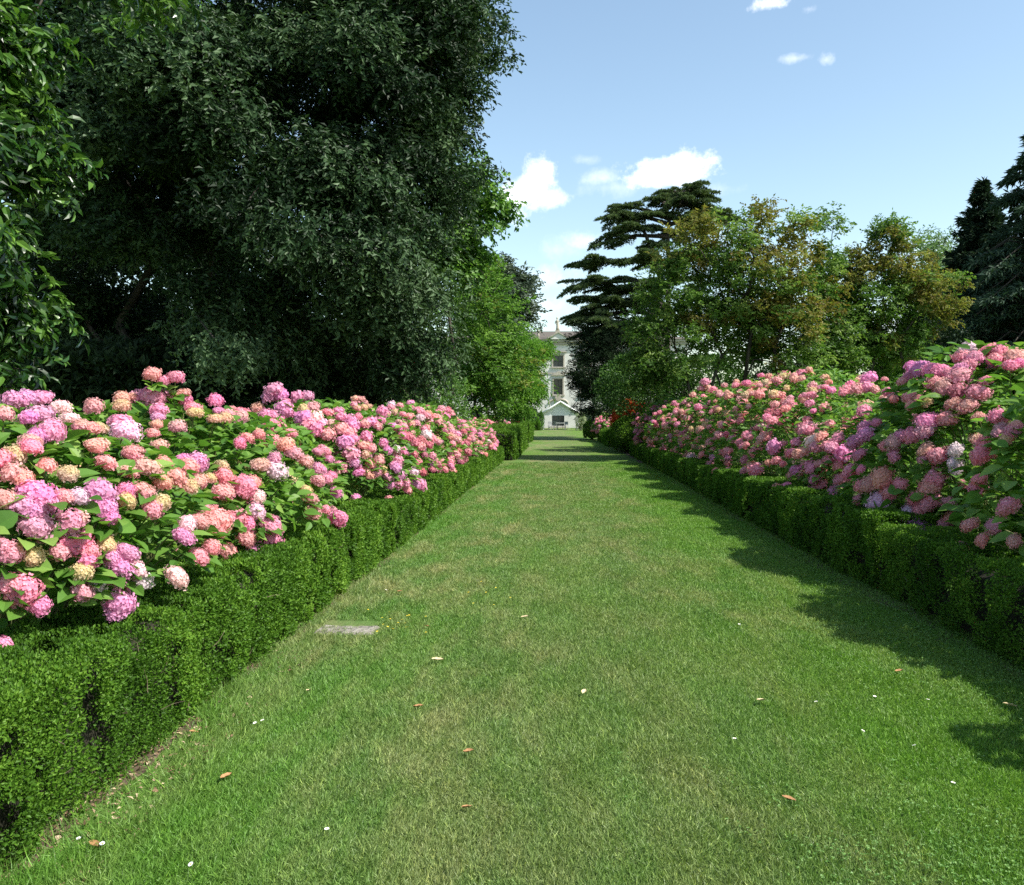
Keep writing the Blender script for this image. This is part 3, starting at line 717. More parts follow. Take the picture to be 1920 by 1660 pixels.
# fillers on each bush: (count, types) left then right
FILL = [(14, 'SPSP'), (14, 'SSPG'), (20, 'SPSPG'), (20, 'MPPP'), (40, 'PPSMP'), (60, 'PSPSS'), (80, 'PPDPS'), (99, 'SSPSGP'), (99, 'PPSPPW'), (99, 'PPSP'), (99, 'PPPS'), (99, 'PPPPS'),
        (26, 'PSP'), (36, 'PSP'), (36, 'MPSP'), (60, 'SPSPP'), (90, 'SSPSP'), (99, 'SSPSG'), (99, 'SGSPSS'), (99, 'SSGPSG'), (99, 'SSPSS'), (99, 'PSPPS'), (99, 'PSPPP'), (99, 'PPPSS'), (99, 'PPPMS'), (99, 'PPPS')]
for b, (cnt, ty) in zip(BUSH, FILL):
    sx = 1 if b['side'] == 'l' else -1
    tries = 0
    goal = min(99, len(b['heads']) + cnt)
    while len(b['heads']) < goal and tries < 6000:
        tries += 1
        d = nrm(np.array([random.gauss(0, 1) + .85 * sx, random.gauss(0, 1) - .55, random.gauss(0, 1) + .45]))
        if d[2] < -.35 or (d[0] * sx < -.55): continue
        if d[2] < 0: d[:2] = nrm(d[:2])
        p = b['c'] + d * b['r'] * random.uniform(.92, 1.07)
        if p[2] < .52: continue
        rad = random.uniform(.050, .092) * (1 if b['c'][1] < 30 else 1.2)
        if any(np.linalg.norm(h[0] - p) < .80 * (h[1] + rad) for h in b['heads']): continue
        if any(o is not b and shape(o, p[None])[0] < .9 for o in BUSH): continue
        t = random.choice(ty)
        if d[2] < .15 and t == 'G': t = 'P'
        b['heads'].append((p, rad, t, True))

def build_bush(b, idx):
    c, r = b['c'], b['r']; sx = 1 if b['side'] == 'l' else -1
    root = empty('hydrangea_bush', (c[0], c[1], 0), b['label'], 'hydrangea bush', 'hydrangea bushes behind the clipped hedges')
    dist = c[1]
    near = dist < 14
    tpl = T20 if dist < 11 else (T8 if near else T4)
    # foliage shell
    L0 = (.145 if b['side'] == 'r' and dist < 11 else .115) if near else .115 * (dist / 14) ** .45
    n = int((2600 if near else 2100) * (r[0] * r[1] / 1.9) * (.115 / L0) ** 1.2)
    d = sph(n); d[:, 2] = np.where(d[:, 2] < -.55, -d[:, 2], d[:, 2])
    nl = n // 2; dl = sph(nl); dl[:, 2] = -rng.random(nl) * .8; d = np.concatenate([d, dl]); n += nl
    rad = 1.0 - rng.exponential(.11, n); rad = np.clip(rad, .55, 1.0) + (vnoise(d, 2.6, 70 + idx) - .5) * .26
    lowd = d[:, 2] < 0; d[lowd, :2] = nrm(d[lowd, :2])
    P = c + d * r * rad[:, None]
    nn = d / r; nn[:, 2] = np.maximum(nn[:, 2], 0); nn = nrm(nn)
    az = rng.random(n) * 6.283
    A = nrm(nn * .55 + np.stack([np.cos(az), np.sin(az), -.15 + .3 * rng.normal(size=n)], -1) * .8)
    U = nrm(nn * .6 + np.array([0, 0, .8]) + rng.normal(size=(n, 3)) * .38)
    # whorl of leaves beneath each head
    hp = np.array([h[0] for h in b['heads']]); hr = np.array([h[1] for h in b['heads']])
    hn = (hp - c) / r ** 2; hn[:, 2] = np.maximum(hn[:, 2], 0); hn = nrm(hn)
    k = 6
    wp = np.repeat(hp - hn * hr[:, None] * .55 - np.array([0, 0, 1]) * hr[:, None] * .55, k, 0)
    wa = rng.random(len(wp)) * 6.283
    WA = np.stack([np.cos(wa), np.sin(wa), -.1 + .25 * rng.normal(size=len(wp))], -1) + np.repeat(hn, k, 0) * .3
    wp = wp + nrm(WA) * .02 - np.array([0, 0, 1]) * (rng.random(len(wp)) * .10)[:, None]
    P = np.concatenate([P, wp]); A = np.concatenate([A, WA]); U = np.concatenate([U, np.array([0, 0, 1.]) + rng.normal(size=(len(wp), 3)) * .3])
    ok = (P[:, 2] > .06) & ((P[:, 2] > .74) | ((P[:, 0] > 3.45) if sx < 0 else (P[:, 0] < -2.45)))
    P, A, U = P[ok], A[ok], U[ok]; n = len(P)
    L = L0 * (.7 + .6 * rng.random(n))
    tone = np.clip(.5 + .45 * rng.normal(size=n) * .6 + .5 * (vnoise(P, 1.2, 90 + idx) - .5), 0, 1)
    V, Fc, rr = stamp(tpl, P, A, U, L, L * .66, tone)
    bf = Buf(); bf.add(V, Fc, rnd=rr); bf.part('leaves', M['hleaf'], root)
    segs = []
    base = np.array([c[0], c[1], 0])
    for q in range(min(len(hp), 60)):
        e = hp[q] - hn[q] * hr[q] * .5
        s = base + np.array([(e[0] - c[0]) * .25, (e[1] - c[1]) * .45, 0]); m = (s + e) / 2 + np.array([0, 0, .12]) - hn[q] * .06
        segs.append((np.array([s, m, e]), np.array([.008, .006, .0045])))
    V, Fc = tubes(segs, 4); part('stems', V, Fc, M['stem'], root)
    pool = HEADS_NEAR if dist < 11.5 else HEADS_FAR
    for q, (p, rad, t, ok) in enumerate(b['heads'][:99]):
        o = bpy.data.objects.new('flower_head', random.choice(pool))
        COL.link(o); o.parent = root
        o.location = tuple(p - np.array(root.location))
        up = Vector(tuple(hn[q] * .75 + np.array([0, 0, .75]) + rng.normal(size=3) * .18)).normalized()
        o.rotation_mode = 'QUATERNION'
        qz = up.to_track_quat('Z', 'Y')
        o.rotation_quaternion = qz @ Euler((0, 0, random.random() * 6.28)).to_quaternion()
        s = rad * 1.0
        o.scale = (s * random.uniform(.88, 1.14), s * random.uniform(.88, 1.14), s * random.uniform(.82, 1.12))
        col, al = TYPES[t]
        j = lambda v: max(.02, v * random.uniform(.88, 1.12))
        o.color = (j(col[0]), j(col[1]), j(col[2]), min(1, max(0, al + random.uniform(-.25, .25) * (t in 'SGP'))))
for i_, b_ in enumerate(BUSH): build_bush(b_, i_)

# red and purple flowered shrub behind the far bushes
def small_bush(name, label, cat, c, r, n, leaf, mat, seed, aspect=.6, group=None, kind=None, droop=0.0):
    root = empty(name, (c[0], c[1], 0), label, cat, group)
    d = sph(n); d[:, 2] = np.where(d[:, 2] < -.8, -d[:, 2], d[:, 2])
    k = 1 - rng.exponential(.12, n) + (vnoise(d, 2.0, seed) - .5) * .55 + (vnoise(d, 5.0, seed) - .5) * .25
    P = np.array(c) + d * np.array(r) * k[:, None]
    ok = P[:, 2] > .03; P, d = P[ok], d[ok]; n = len(P)
    A = nrm(d * .6 + rng.normal(size=(n, 3)) * .6 + [0, 0, .15 - droop]); U = d * .5 + rng.normal(size=(n, 3)) * .5 + [0, 0, .7]
    L = leaf * (.65 + .7 * rng.random(n))
    tone = np.clip(.5 + .35 * rng.normal(size=n) + .5 * (vnoise(P, 1.1, seed) - .5), 0, 1)
    V, Fc, rr = stamp(T4, P, A, U, L, L * aspect, tone)
    b = Buf(); b.add(V, Fc, rnd=rr, rust=0.0); b.part('leaves', mat, root)
    segs = []
    for _ in range(14):
        e = np.array(c) + nrm(rng.normal(size=3) + [0, 0, .8]) * np.array(r) * .8
        e[2] = max(e[2], .2); s = np.array([c[0] + random.uniform(-.2, .2) * r[0], c[1] + random.uniform(-.2, .2) * r[1], 0])
        segs.append((np.array([s, (s + e) / 2 + rng.normal(size=3) * .08 * r[0], e]), np.array([.03, .02, .008])))
    V, Fc = tubes(segs, 5); part('stems', V, Fc, M['bark'], root)
    return root
small_bush('flowering_shrub', 'low shrub with red-orange flowers between the far pink hydrangeas', 'shrub', (3.55, 42.2, 1.25), (1.0, 2.2, .86), 4200, .16, M['red'], 5)

# ------------------------------------------------------------------ trees
def envelope(specs):
    """pixel ellipsoids (px, py, depth, half width px, half height px, half depth m) -> world"""
    out = []
    for (px, py, Y, rx, ry, rd) in specs:
        c = at(px, py, Y); out.append((c, np.array([rx * Y / F, rd, ry * Y / F])))
    return out

def tree(name, label, cat, base, stems, env, K, ns, m, Rc, Ls, leaf, aspect, mat, seed, droop=.3, wood='bark', r0=.012, shell=.42, group=None,
         flat=.6, rust=None, expo=2.35, minz=.6, tpl=T4, upn=.8, rmax=.5, jit=.12):
    """Attractor-built tree: cluster centres fill the envelope, limbs join them to the trunk, sprigs of leaves hang on every cluster."""
    rs = np.random.default_rng(seed)
    root = empty(name, base, label, cat, group)
    vol = np.array([np.prod(r) ** .8 for _, r in env]); pick = rs.choice(len(env), K, p=vol / vol.sum())
    dirs = nrm(rs.normal(size=(K, 3))); u = rs.random(K) ** shell
    C = np.array([env[i][0] for i in pick]) + dirs * np.array([env[i][1] for i in pick]) * u[:, None]
    EC = np.array([env[i][0] for i in pick]); ER = np.array([env[i][1] for i in pick])
    kz = C[:, 2] > minz; C = C[kz]; LO = nrm((C - EC[kz]) / ER[kz]); K = len(C); lo_idx = []
    # trunk nodes
    nodes, par = [], []
    for st in stems:
        prev = -1
        for q, p in enumerate(st):
            nodes.append(np.array(p, float)); par.append(prev); prev = len(nodes) - 1
    top = np.mean([st[-1] for st in stems], axis=0)
    order = np.argsort(np.linalg.norm(C - top, axis=1)); nstem = len(nodes)
    path = [0.0] * len(nodes)
    for i in range(nstem):
        if par[i] >= 0: path[i] = path[par[i]] + np.linalg.norm(nodes[i] - nodes[par[i]]) * .3
    idx = []
    for ci in order:
        p = C[ci]; Q = np.array(nodes); dd = np.linalg.norm(Q - p, axis=1)
        cost = dd + .35 * np.array(path) + np.maximum(0, Q[:, 2] - p[2]) * .35
        j = int(np.argmin(cost))
        # one bent middle node
        mid = Q[j] * .5 + p * .5 + rs.normal(size=3) * dd[j] * jit + np.array([0, 0, .06 * dd[j]])
        nodes.append(mid); par.append(j); path.append(path[j] + dd[j] * .5)
        nodes.append(p); par.append(len(nodes) - 2); path.append(path[j] + dd[j]); idx.append(len(nodes) - 1); lo_idx.append(ci)
    nodes = np.array(nodes); n = len(nodes)
    acc = np.zeros(n)
    haschild = np.zeros(n, bool)
    for i in range(n - 1, -1, -1):
        if not haschild[i]: acc[i] = max(acc[i], r0 ** expo)
        if par[i] >= 0: acc[par[i]] += acc[i]; haschild[par[i]] = True
    rad = np.minimum(acc ** (1 / expo), rmax)
    segs = []
    for i in range(n):
        j = par[i]
        if j < 0: continue
        ra = min(rad[j], rad[i] * 1.35)
        segs.append((np.array([nodes[j], nodes[i]]), np.array([ra, rad[i]])))
    V, Fc = tubes(segs, 6); part('trunk', V, Fc, M[wood], root, smooth=True)
    # leaves
    Cc = nodes[idx]; K = len(Cc)
    pd = nrm(Cc - nodes[np.array(par)[idx]])
    ctr = np.mean(Cc, axis=0); out = nrm(nrm((Cc - ctr) * [1, 1, .7]) * .5 + LO[lo_idx])
    od = nrm(rs.normal(size=(K * ns, 3))); off = od * (rs.random((K * ns, 1)) ** .45) * Rc * 1.75 * np.repeat(.7 + .6 * rs.random((K, 1)), ns, 0) * np.array([1, 1, flat]); S = np.repeat(Cc, ns, 0) + off
    ax = nrm(np.repeat(pd * .35 + out * .4, ns, 0) + rs.normal(size=(K * ns, 3)) * .62 + np.array([0, 0, -droop]))
    tone_c = np.clip(.5 + .26 * rs.normal(size=K), 0, 1)
    rc = np.zeros(K)
    if rust is not None: rc = np.clip(rust(Cc, rs), 0, 1)
    b = Buf()
    P = np.repeat(S, m, 0); AX = np.repeat(ax, m, 0); NN = len(P)
    tt = np.tile((np.arange(m) + .5) / m, K * ns)
    side = nrm(np.cross(AX, np.array([0.1, .05, 1.0]))); sg = np.tile(np.where(np.arange(m) % 2 == 0, 1, -1), K * ns)
    P = P + AX * (tt * Ls)[:, None] - np.array([0, 0, 1]) * (tt ** 2 * Ls * droop * .5)[:, None]
    A = nrm(AX * .55 + side * (sg * .75)[:, None] + rs.normal(size=(NN, 3)) * .35 - np.array([0, 0, 1]) * droop * .6)
    U = np.array([0, 0, 1.]) * upn * .6 + np.repeat(np.repeat(out, ns, 0), m, 0) * .35 + np.repeat(od, m, 0) * .85 + rs.normal(size=(NN, 3)) * .38
    L = leaf * (.65 + .7 * rs.random(NN))
    tone = np.clip(np.repeat(np.repeat(tone_c, ns), m) + .22 * rs.normal(size=NN), 0, 1)
    keep = P[:, 2] > .08
    ru = np.clip(np.repeat(np.repeat(rc, ns), m) * (.5 + .9 * rs.random(NN)), 0, 1)
    V, Fc, rr = stamp(tpl, P[keep], A[keep], U[keep], L[keep], L[keep] * aspect, tone[keep])
    b.add(V, Fc, rnd=rr, rust=np.repeat(ru[keep], len(tpl[1]))); b.part('crown', M[mat], root)
    return root

def stem_line(base, top, k=4, wob=.05, seed=0):
    rs = np.random.default_rng(seed); base, top = np.array(base, float), np.array(top, float)
    L = np.linalg.norm(top - base)
    return [base + (top - base) * t + (rs.normal(size=3) * wob * L * t * (1 - t) * 4 if 0 < t < 1 else 0) for t in np.linspace(0, 1, k)]

# the great dark tree
B = at(330, 790, 25.5); B[2] = 0
tree('broadleaf_tree', 'huge dark broadleaf tree with forked trunk towering over the sunlit hydrangeas', 'tree', B,
     [stem_line(B, at(345, 560, 25.5), 5, .03, 1), stem_line(B + [.25, 0, 0], at(400, 470, 25), 6, .04, 2), stem_line(B + [-.25, .1, 0], at(225, 400, 26), 6, .04, 3),
      stem_line(B + [.2, -.1, 0], at(620, 330, 24.5), 7, .04, 4), stem_line(B + [-.2, 0, 0], at(140, 545, 26), 5, .06, 5)],
     envelope([(500, -110, 26, 320, 280, 7), (715, 110, 23.5, 190, 200, 4), (715, 320, 22.5, 165, 130, 3.5), (620, 400, 20.5, 150, 130, 2.5),
               (690, 550, 22.5, 140, 140, 3.5), (670, 680, 23.5, 110, 80, 3), (330, 260, 23, 280, 220, 4), (130, 260, 26, 230, 330, 5),
               (420, 560, 20.5, 130, 110, 2), (370, 150, 20, 120, 130, 2), (560, 640, 27, 240, 120, 4), (150, 640, 28, 240, 110, 4), (790, 70, 23.5, 90, 105, 2.5), (850, 185, 23, 70, 75, 2), (795, 310, 22.5, 80, 80, 2), (470, 460, 25.5, 130, 90, 2.5)]),
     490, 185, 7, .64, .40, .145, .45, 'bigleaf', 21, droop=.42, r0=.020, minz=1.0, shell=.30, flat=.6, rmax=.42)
# dark understorey behind and beneath it
for k, (px, py, Y, rx, ry, rd, lab) in enumerate([
        (60, 690, 31, 200, 120, 3, 'dark laurel shrub deep in shade at the far left under the great tree'),
        (300, 700, 33, 190, 110, 3, 'dark laurel shrub in shade right behind the forked trunk'),
        (520, 705, 31, 170, 100, 3, 'dark laurel shrub in shade between the trunk and the lit fringe'),
        (215, 715, 22.5, 170, 62, 1.6, 'low dark laurel shrub in front of the forked trunk behind the hydrangeas'),
        (180, 560, 40, 330, 180, 4, 'tall dark evergreen filling the gap behind the great tree')]):
    c = at(px, py, Y); c[2] = max(c[2], ry * Y / F * .8)
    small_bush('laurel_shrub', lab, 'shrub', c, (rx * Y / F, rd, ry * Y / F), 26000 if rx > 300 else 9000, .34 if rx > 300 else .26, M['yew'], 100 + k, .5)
# lighter fringe at its right foot
c = at(795, 715, 27); small_bush('shrub', 'grey-green lit shrub at the foot of the great tree beside the myrtle', 'shrub', (c[0], c[1], 1.7), (1.4, 1.6, 1.9), 6000, .12, M['shrub'], 120, .45)
c = at(560, 735, 24); small_bush('shrub', 'low dark shrub hugging the bed behind the bright pink hydrangea', 'shrub', (c[0], c[1], 1.0), (2.6, 1.3, 1.1), 5000, .14, M['bigleaf'], 121, .45)

# glossy-leaved tree at the left edge, close to the camera
B = np.array([-6.3, 8.6, 0])
tree('magnolia_tree', 'glossy-leaved tree at the left edge with sunlit drooping branches', 'tree', B,
     [stem_line(B, B + [.1, -.1, 2.2], 4, .03, 8), stem_line(B + [.1, .1, 0], B + [.5, .3, 3.4], 5, .04, 9)],
     envelope([(-80, 120, 8.4, 120, 210, 1.0), (-10, 60, 8.2, 60, 100, .7), (30, 290, 8.2, 70, 60, .6), (-20, 430, 8.2, 70, 55, .6), (85, 320, 8.4, 40, 35, .4), (-70, 540, 8.6, 120, 110, .9), (-30, 690, 8.8, 80, 40, .6), (30, 560, 8.8, 40, 70, .5), (220, -20, 9.5, 120, 30, .8)]),
     190, 9, 7, .17, .26, .135, .42, 'magnolia', 33, droop=.55, r0=.007, tpl=T8, rmax=.14, minz=1.2, shell=.5)

# brighter tree peeping out behind the great tree
B = at(840, 790, 37); B[2] = 0
tree('lime_tree', 'bright green large-leaved tree peeping out behind the great tree at mid height', 'tree', B,
     [stem_line(B, at(850, 500, 37), 5, .03, 12)],
     envelope([(905, 390, 37, 48, 58, 1.2), (880, 345, 37, 60, 40, 1.2), (850, 460, 37, 60, 60, 1.4), (790, 500, 37, 90, 110, 2)]),
     120, 18, 6, .42, .4, .20, .75, 'lime', 35, droop=.4, r0=.012, rmax=.2)
rustf = lambda amt, lo, sc, sd: (lambda C, rs: np.where(vnoise(C, sc, sd) + .35 * (C[:, 2] - C[:, 2].mean()) / max(.1, np.ptp(C[:, 2])) + .12 * rs.normal(size=len(C)) > lo, amt, 0.0))
B = at(930, 790, 42); B[2] = 0
tree('crape_myrtle', 'green multi-stemmed tree with reddish tips between the great tree and the villa', 'tree', B,
     [stem_line(B, at(925, 640, 42), 4, .05, 14), stem_line(B + [-.3, 0, 0], at(880, 620, 42), 4, .05, 15), stem_line(B + [.2, 0, 0], at(960, 700, 42), 4, .05, 16)],
     envelope([(915, 610, 42, 70, 130, 2), (935, 700, 41, 75, 90, 2), (870, 650, 43, 70, 110, 2), (860, 740, 40, 60, 50, 1.6), (890, 545, 43, 50, 70, 1.6)]),
     230, 20, 6, .40, .34, .15, .55, 'myrtle_green', 36, droop=.2, r0=.012, rust=rustf(.3, .76, .8, 3), rmax=.15)

B = at(985, 800, 56); B[2] = 0
tree('feathery_tree', 'bright yellow-green feathery tree leaning towards the villa front', 'tree', B,
     [stem_line(B, at(985, 690, 56), 4, .04, 17)],
     envelope([(970, 660, 56, 50, 34, 2), (962, 720, 55, 42, 50, 2), (1010, 652, 57, 30, 22, 1.2), (985, 700, 56, 34, 40, 1.4), (950, 690, 55, 40, 60, 1.6), (968, 765, 55, 26, 25, 1.2)]),
     130, 22, 8, .42, .6, .26, .22, 'feather', 37, droop=.6, r0=.012, rmax=.16)
for k, (px, Y, lst, lab) in enumerate([
        (945, 76, [(945, 540, 76, 45, 60, 3), (970, 560, 76, 26, 55, 2), (940, 620, 76, 50, 70, 3)], 'grey-green crown rising behind the myrtle, nearest the gap of sky'),
        (915, 84, [(915, 520, 84, 28, 50, 2.5), (905, 600, 84, 50, 80, 3)], 'taller pale grey-green tree top behind the myrtle by the great tree')]):
    B = at(px, 798, Y); B[2] = 0
    tree('grey_green_tree', lab, 'tree', B, [stem_line(B, at(px, 590, Y), 4, .03, 18 + k)], envelope(lst), 110, 22, 7, .75, .7, .34, .4, 'greyconifer', 38 + k, droop=.3, r0=.02, rmax=.3)

# right: rusty multi-stemmed trees
B = at(1385, 790, 32); B[2] = 0
tree('crape_myrtle', 'multi-stemmed tree with rusty orange tips in front of the cedar', 'tree', B,
     [stem_line(B, at(1330, 610, 32), 5, .06, 23), stem_line(B + [.2, 0, 0], at(1400, 560, 32), 5, .05, 24), stem_line(B + [-.1, .2, 0], at(1375, 560, 33), 5, .05, 25),
      stem_line(B + [.3, .1, 0], at(1470, 600, 32), 5, .05, 26), stem_line(B + [-.3, 0, 0], at(1270, 660, 31.5), 5, .08, 27)],
     envelope([(1340, 460, 32, 90, 60, 1.8), (1300, 540, 32, 100, 80, 1.9), (1240, 640, 31.5, 75, 75, 1.6), (1455, 430, 32.5, 70, 55, 1.3), (1430, 520, 32, 90, 80, 1.8),
               (1480, 590, 31.5, 75, 80, 1.6), (1500, 690, 31, 60, 55, 1.3), (1390, 620, 33, 110, 80, 1.6), (1210, 690, 31.5, 40, 45, 1.2), (1525, 395, 32, 22, 16, .5), (1545, 560, 33, 50, 70, 1.2), (1560, 650, 33, 60, 60, 1.2), (1550, 500, 33, 42, 50, 1.0)]),
     480, 25, 6, .26, .28, .125, .55, 'myrtle', 41, droop=.2, r0=.010, rust=rustf(.42, .70, .75, 5), rmax=.13, jit=.16)
B = at(1590, 790, 34); B[2] = 0
tree('crape_myrtle', 'wide multi-stemmed tree with sparse ochre-tipped branches and one thin upright shoot', 'tree', B,
     [stem_line(B, at(1575, 600, 34), 5, .05, 28), stem_line(B + [.2, 0, 0], at(1650, 610, 34), 5, .07, 29), stem_line(B + [.1, .2, 0], at(1600, 640, 35), 5, .06, 30),
      stem_line(B + [-.2, 0, 0], at(1560, 440, 34), 7, .035, 31), stem_line(B + [.3, 0, 0], at(1720, 590, 33.5), 6, .07, 32)],
     envelope([(1615, 500, 34, 45, 35, 1.0), (1680, 490, 34, 55, 40, 1.2), (1665, 440, 34, 32, 25, .8), (1740, 540, 33.5, 55, 45, 1.2), (1770, 550, 33.5, 32, 55, 1.0),
               (1640, 590, 34, 80, 70, 1.6), (1560, 400, 34, 22, 34, .5), (1590, 660, 35, 90, 70, 1.6), (1575, 560, 35, 50, 60, 1.2), (1690, 640, 34, 60, 60, 1.4)]),
     360, 22, 6, .25, .28, .12, .55, 'myrtle', 42, droop=.2, r0=.010, rust=rustf(.4, .72, .75, 6), rmax=.12, jit=.18)

# understorey on the right
for k, (px, py, Y, rx, ry, rd, n, leaf, mat, lab) in enumerate([
        (1215, 725, 40, 90, 62, 2.2, 8000, .15, 'shrub', 'rounded green shrub beside the dark yew under the cedar'),
        (1320, 720, 38, 80, 52, 2.0, 6500, .14, 'shrub', 'green shrub under the rusty tree with pale new leaves'),
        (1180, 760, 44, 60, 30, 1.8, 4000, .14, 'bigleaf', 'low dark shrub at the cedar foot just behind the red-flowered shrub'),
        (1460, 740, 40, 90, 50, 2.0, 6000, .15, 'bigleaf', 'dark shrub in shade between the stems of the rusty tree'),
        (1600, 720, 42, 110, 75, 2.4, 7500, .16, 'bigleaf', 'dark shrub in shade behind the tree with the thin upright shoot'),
        (1740, 690, 40, 80, 80, 2.2, 6500, .15, 'yew', 'blackish shrub below the pointed conifer'),
        (1690, 730, 36, 60, 45, 1.8, 4500, .14, 'myrtle_green', 'yellowish green shrub just above the tall right hydrangeas')]):
    c = at(px, py, Y); c[2] = max(c[2], ry * Y / F * .75)
    small_bush('shrub', lab, 'shrub', c, (rx * Y / F, rd, ry * Y / F), n, leaf, M[mat], 140 + k, .48)

# pale tree far behind
B = at(1755, 790, 68); B[2] = 0
tree('pale_green_tree', 'airy pale green tree showing behind the pointed conifer', 'tree', B, [stem_line(B, at(1755, 600, 68), 4, .03, 33)],
     envelope([(1755, 470, 68, 38, 36, 2), (1770, 520, 68, 36, 40, 2), (1735, 560, 68, 50, 50, 2.5)]), 110, 16, 7, .6, .7, .26, .4, 'pale', 43, droop=.2, r0=.014, rmax=.25)

# ---- needle trees
def needle_tufts(P, dirs, L, W, k, rs, up=.35):
    """k narrow blades fanned round every tuft axis."""
    n = len(P)
    A = np.repeat(dirs, k, 0) + rs.normal(size=(n * k, 3)) * .42 + np.array([0, 0, up]) * rs.random((n * k, 1))
    PP = np.repeat(P, k, 0); U = rs.normal(size=(n * k, 3)) * .8 + np.array([0, 0, 1.3])
    LL = L * (.6 + .7 * rs.random(n * k))
    return stamp(T4, PP, A, U, LL, LL * W)

def cedar(name, label, cat, base, trunk_pts, plates, mat, seed, tl=.32, dens=34, sag=.075, kk=5, rad0=.45):
    """Tiered cedar: every plate (px0, px1, py left, py right, thickness px, depth, half depth m, joint py) is a fan of branchlets with needle tufts."""
    rs = np.random.default_rng(seed)
    root = empty(name, base, label, cat)
    segs = []
    for tp in trunk_pts:
        tp = np.array(tp); m = len(tp); segs.append((tp, np.linspace(rad0, .09, m) if tp is trunk_pts[0] else np.linspace(rad0 * .5, .05, m)))
    tr = np.array(trunk_pts[0])
    Ps, Ds = [], []
    for (px0, px1, pyl, pyr, th, Y, rd, pj) in plates:
        a, c = at(px0, pyl, Y), at(px1, pyr, Y)
        jz = at(px0, pj, Y)[2]
        j = int(np.argmin(np.abs(tr[:, 2] - jz))); J = tr[j].copy(); J[2] = jz
        mid = (a + c) / 2; half = (c - a) / 2; rx = np.linalg.norm(half); ex = half / rx
        ey = np.array([0, 1.0, 0]); thm = th * Y / F
        nb = max(10, int(rx * 6))
        for q in range(nb):
            ang = rs.random() * 6.283; rr_ = .55 + .5 * rs.random()
            tip = mid + ex * rx * math.cos(ang) * rr_ + ey * rd * math.sin(ang) * rr_
            tip[2] += -sag * rr_ ** 2 * rx + rs.normal() * thm * .38
            s = mid + ex * rx * rs.uniform(-.35, .35) + ey * rd * rs.uniform(-.2, .2) if rs.random() < .8 else J * .5 + mid * .5
            mm = (s + tip) / 2 + np.array([0, 0, .07 * np.linalg.norm(tip - s)])
            segs.append((np.array([s, mm, tip]), np.array([.05, .032, .012])))
            L = np.linalg.norm(tip - s); nt = max(8, int(L * 11)); mt = 7
            t = (np.arange(nt) + rs.random(nt)) / nt
            t = .12 + .88 * t ** .8
            Bz = ((1 - t) ** 2)[:, None] * s + (2 * t * (1 - t))[:, None] * mm + (t ** 2)[:, None] * tip
            d0 = nrm(tip - s); sd = np.array([-d0[1], d0[0], 0]); sgn = np.where(np.arange(nt) % 2, 1.0, -1.0)
            tl_ = (.22 + .62 * (1 - t) ** .8 * min(1.0, L * .3)) * (.6 + .8 * rs.random(nt))
            td = nrm(d0 * .75 + sd * (sgn * (.75 + .3 * rs.random(nt)))[:, None] + np.array([0, 0, 1.]) * (.10 * rs.normal(size=nt) - .02)[:, None])
            u = np.tile((np.arange(mt) + .5) / mt, nt)
            p = np.repeat(Bz, mt, 0) + np.repeat(td, mt, 0) * (u * np.repeat(tl_, mt))[:, None]
            p[:, 2] -= u ** 2 * np.repeat(tl_, mt) * .30 + .10 * np.repeat(t, mt) ** 3
            Ps.append(p); Ds.append(np.repeat(td, mt, 0) * .7 + np.array([0, 0, .25]))
        segs.append((np.array([J, (J + mid) / 2 + np.array([0, 0, .1 * rx]), mid + np.array([0, 0, -.05])]), np.array([.15, .11, .06])))
    V, Fc = tubes(segs, 6); part('trunk', V, Fc, M['bark'], root, smooth=True)
    P = np.concatenate(Ps); D = np.concatenate(Ds)
    V, Fc, r = needle_tufts(P, D, tl, .30, kk, rs, up=.5)
    b = Buf(); b.add(V, Fc, rnd=r); b.part('crown', M[mat], root)
    return root

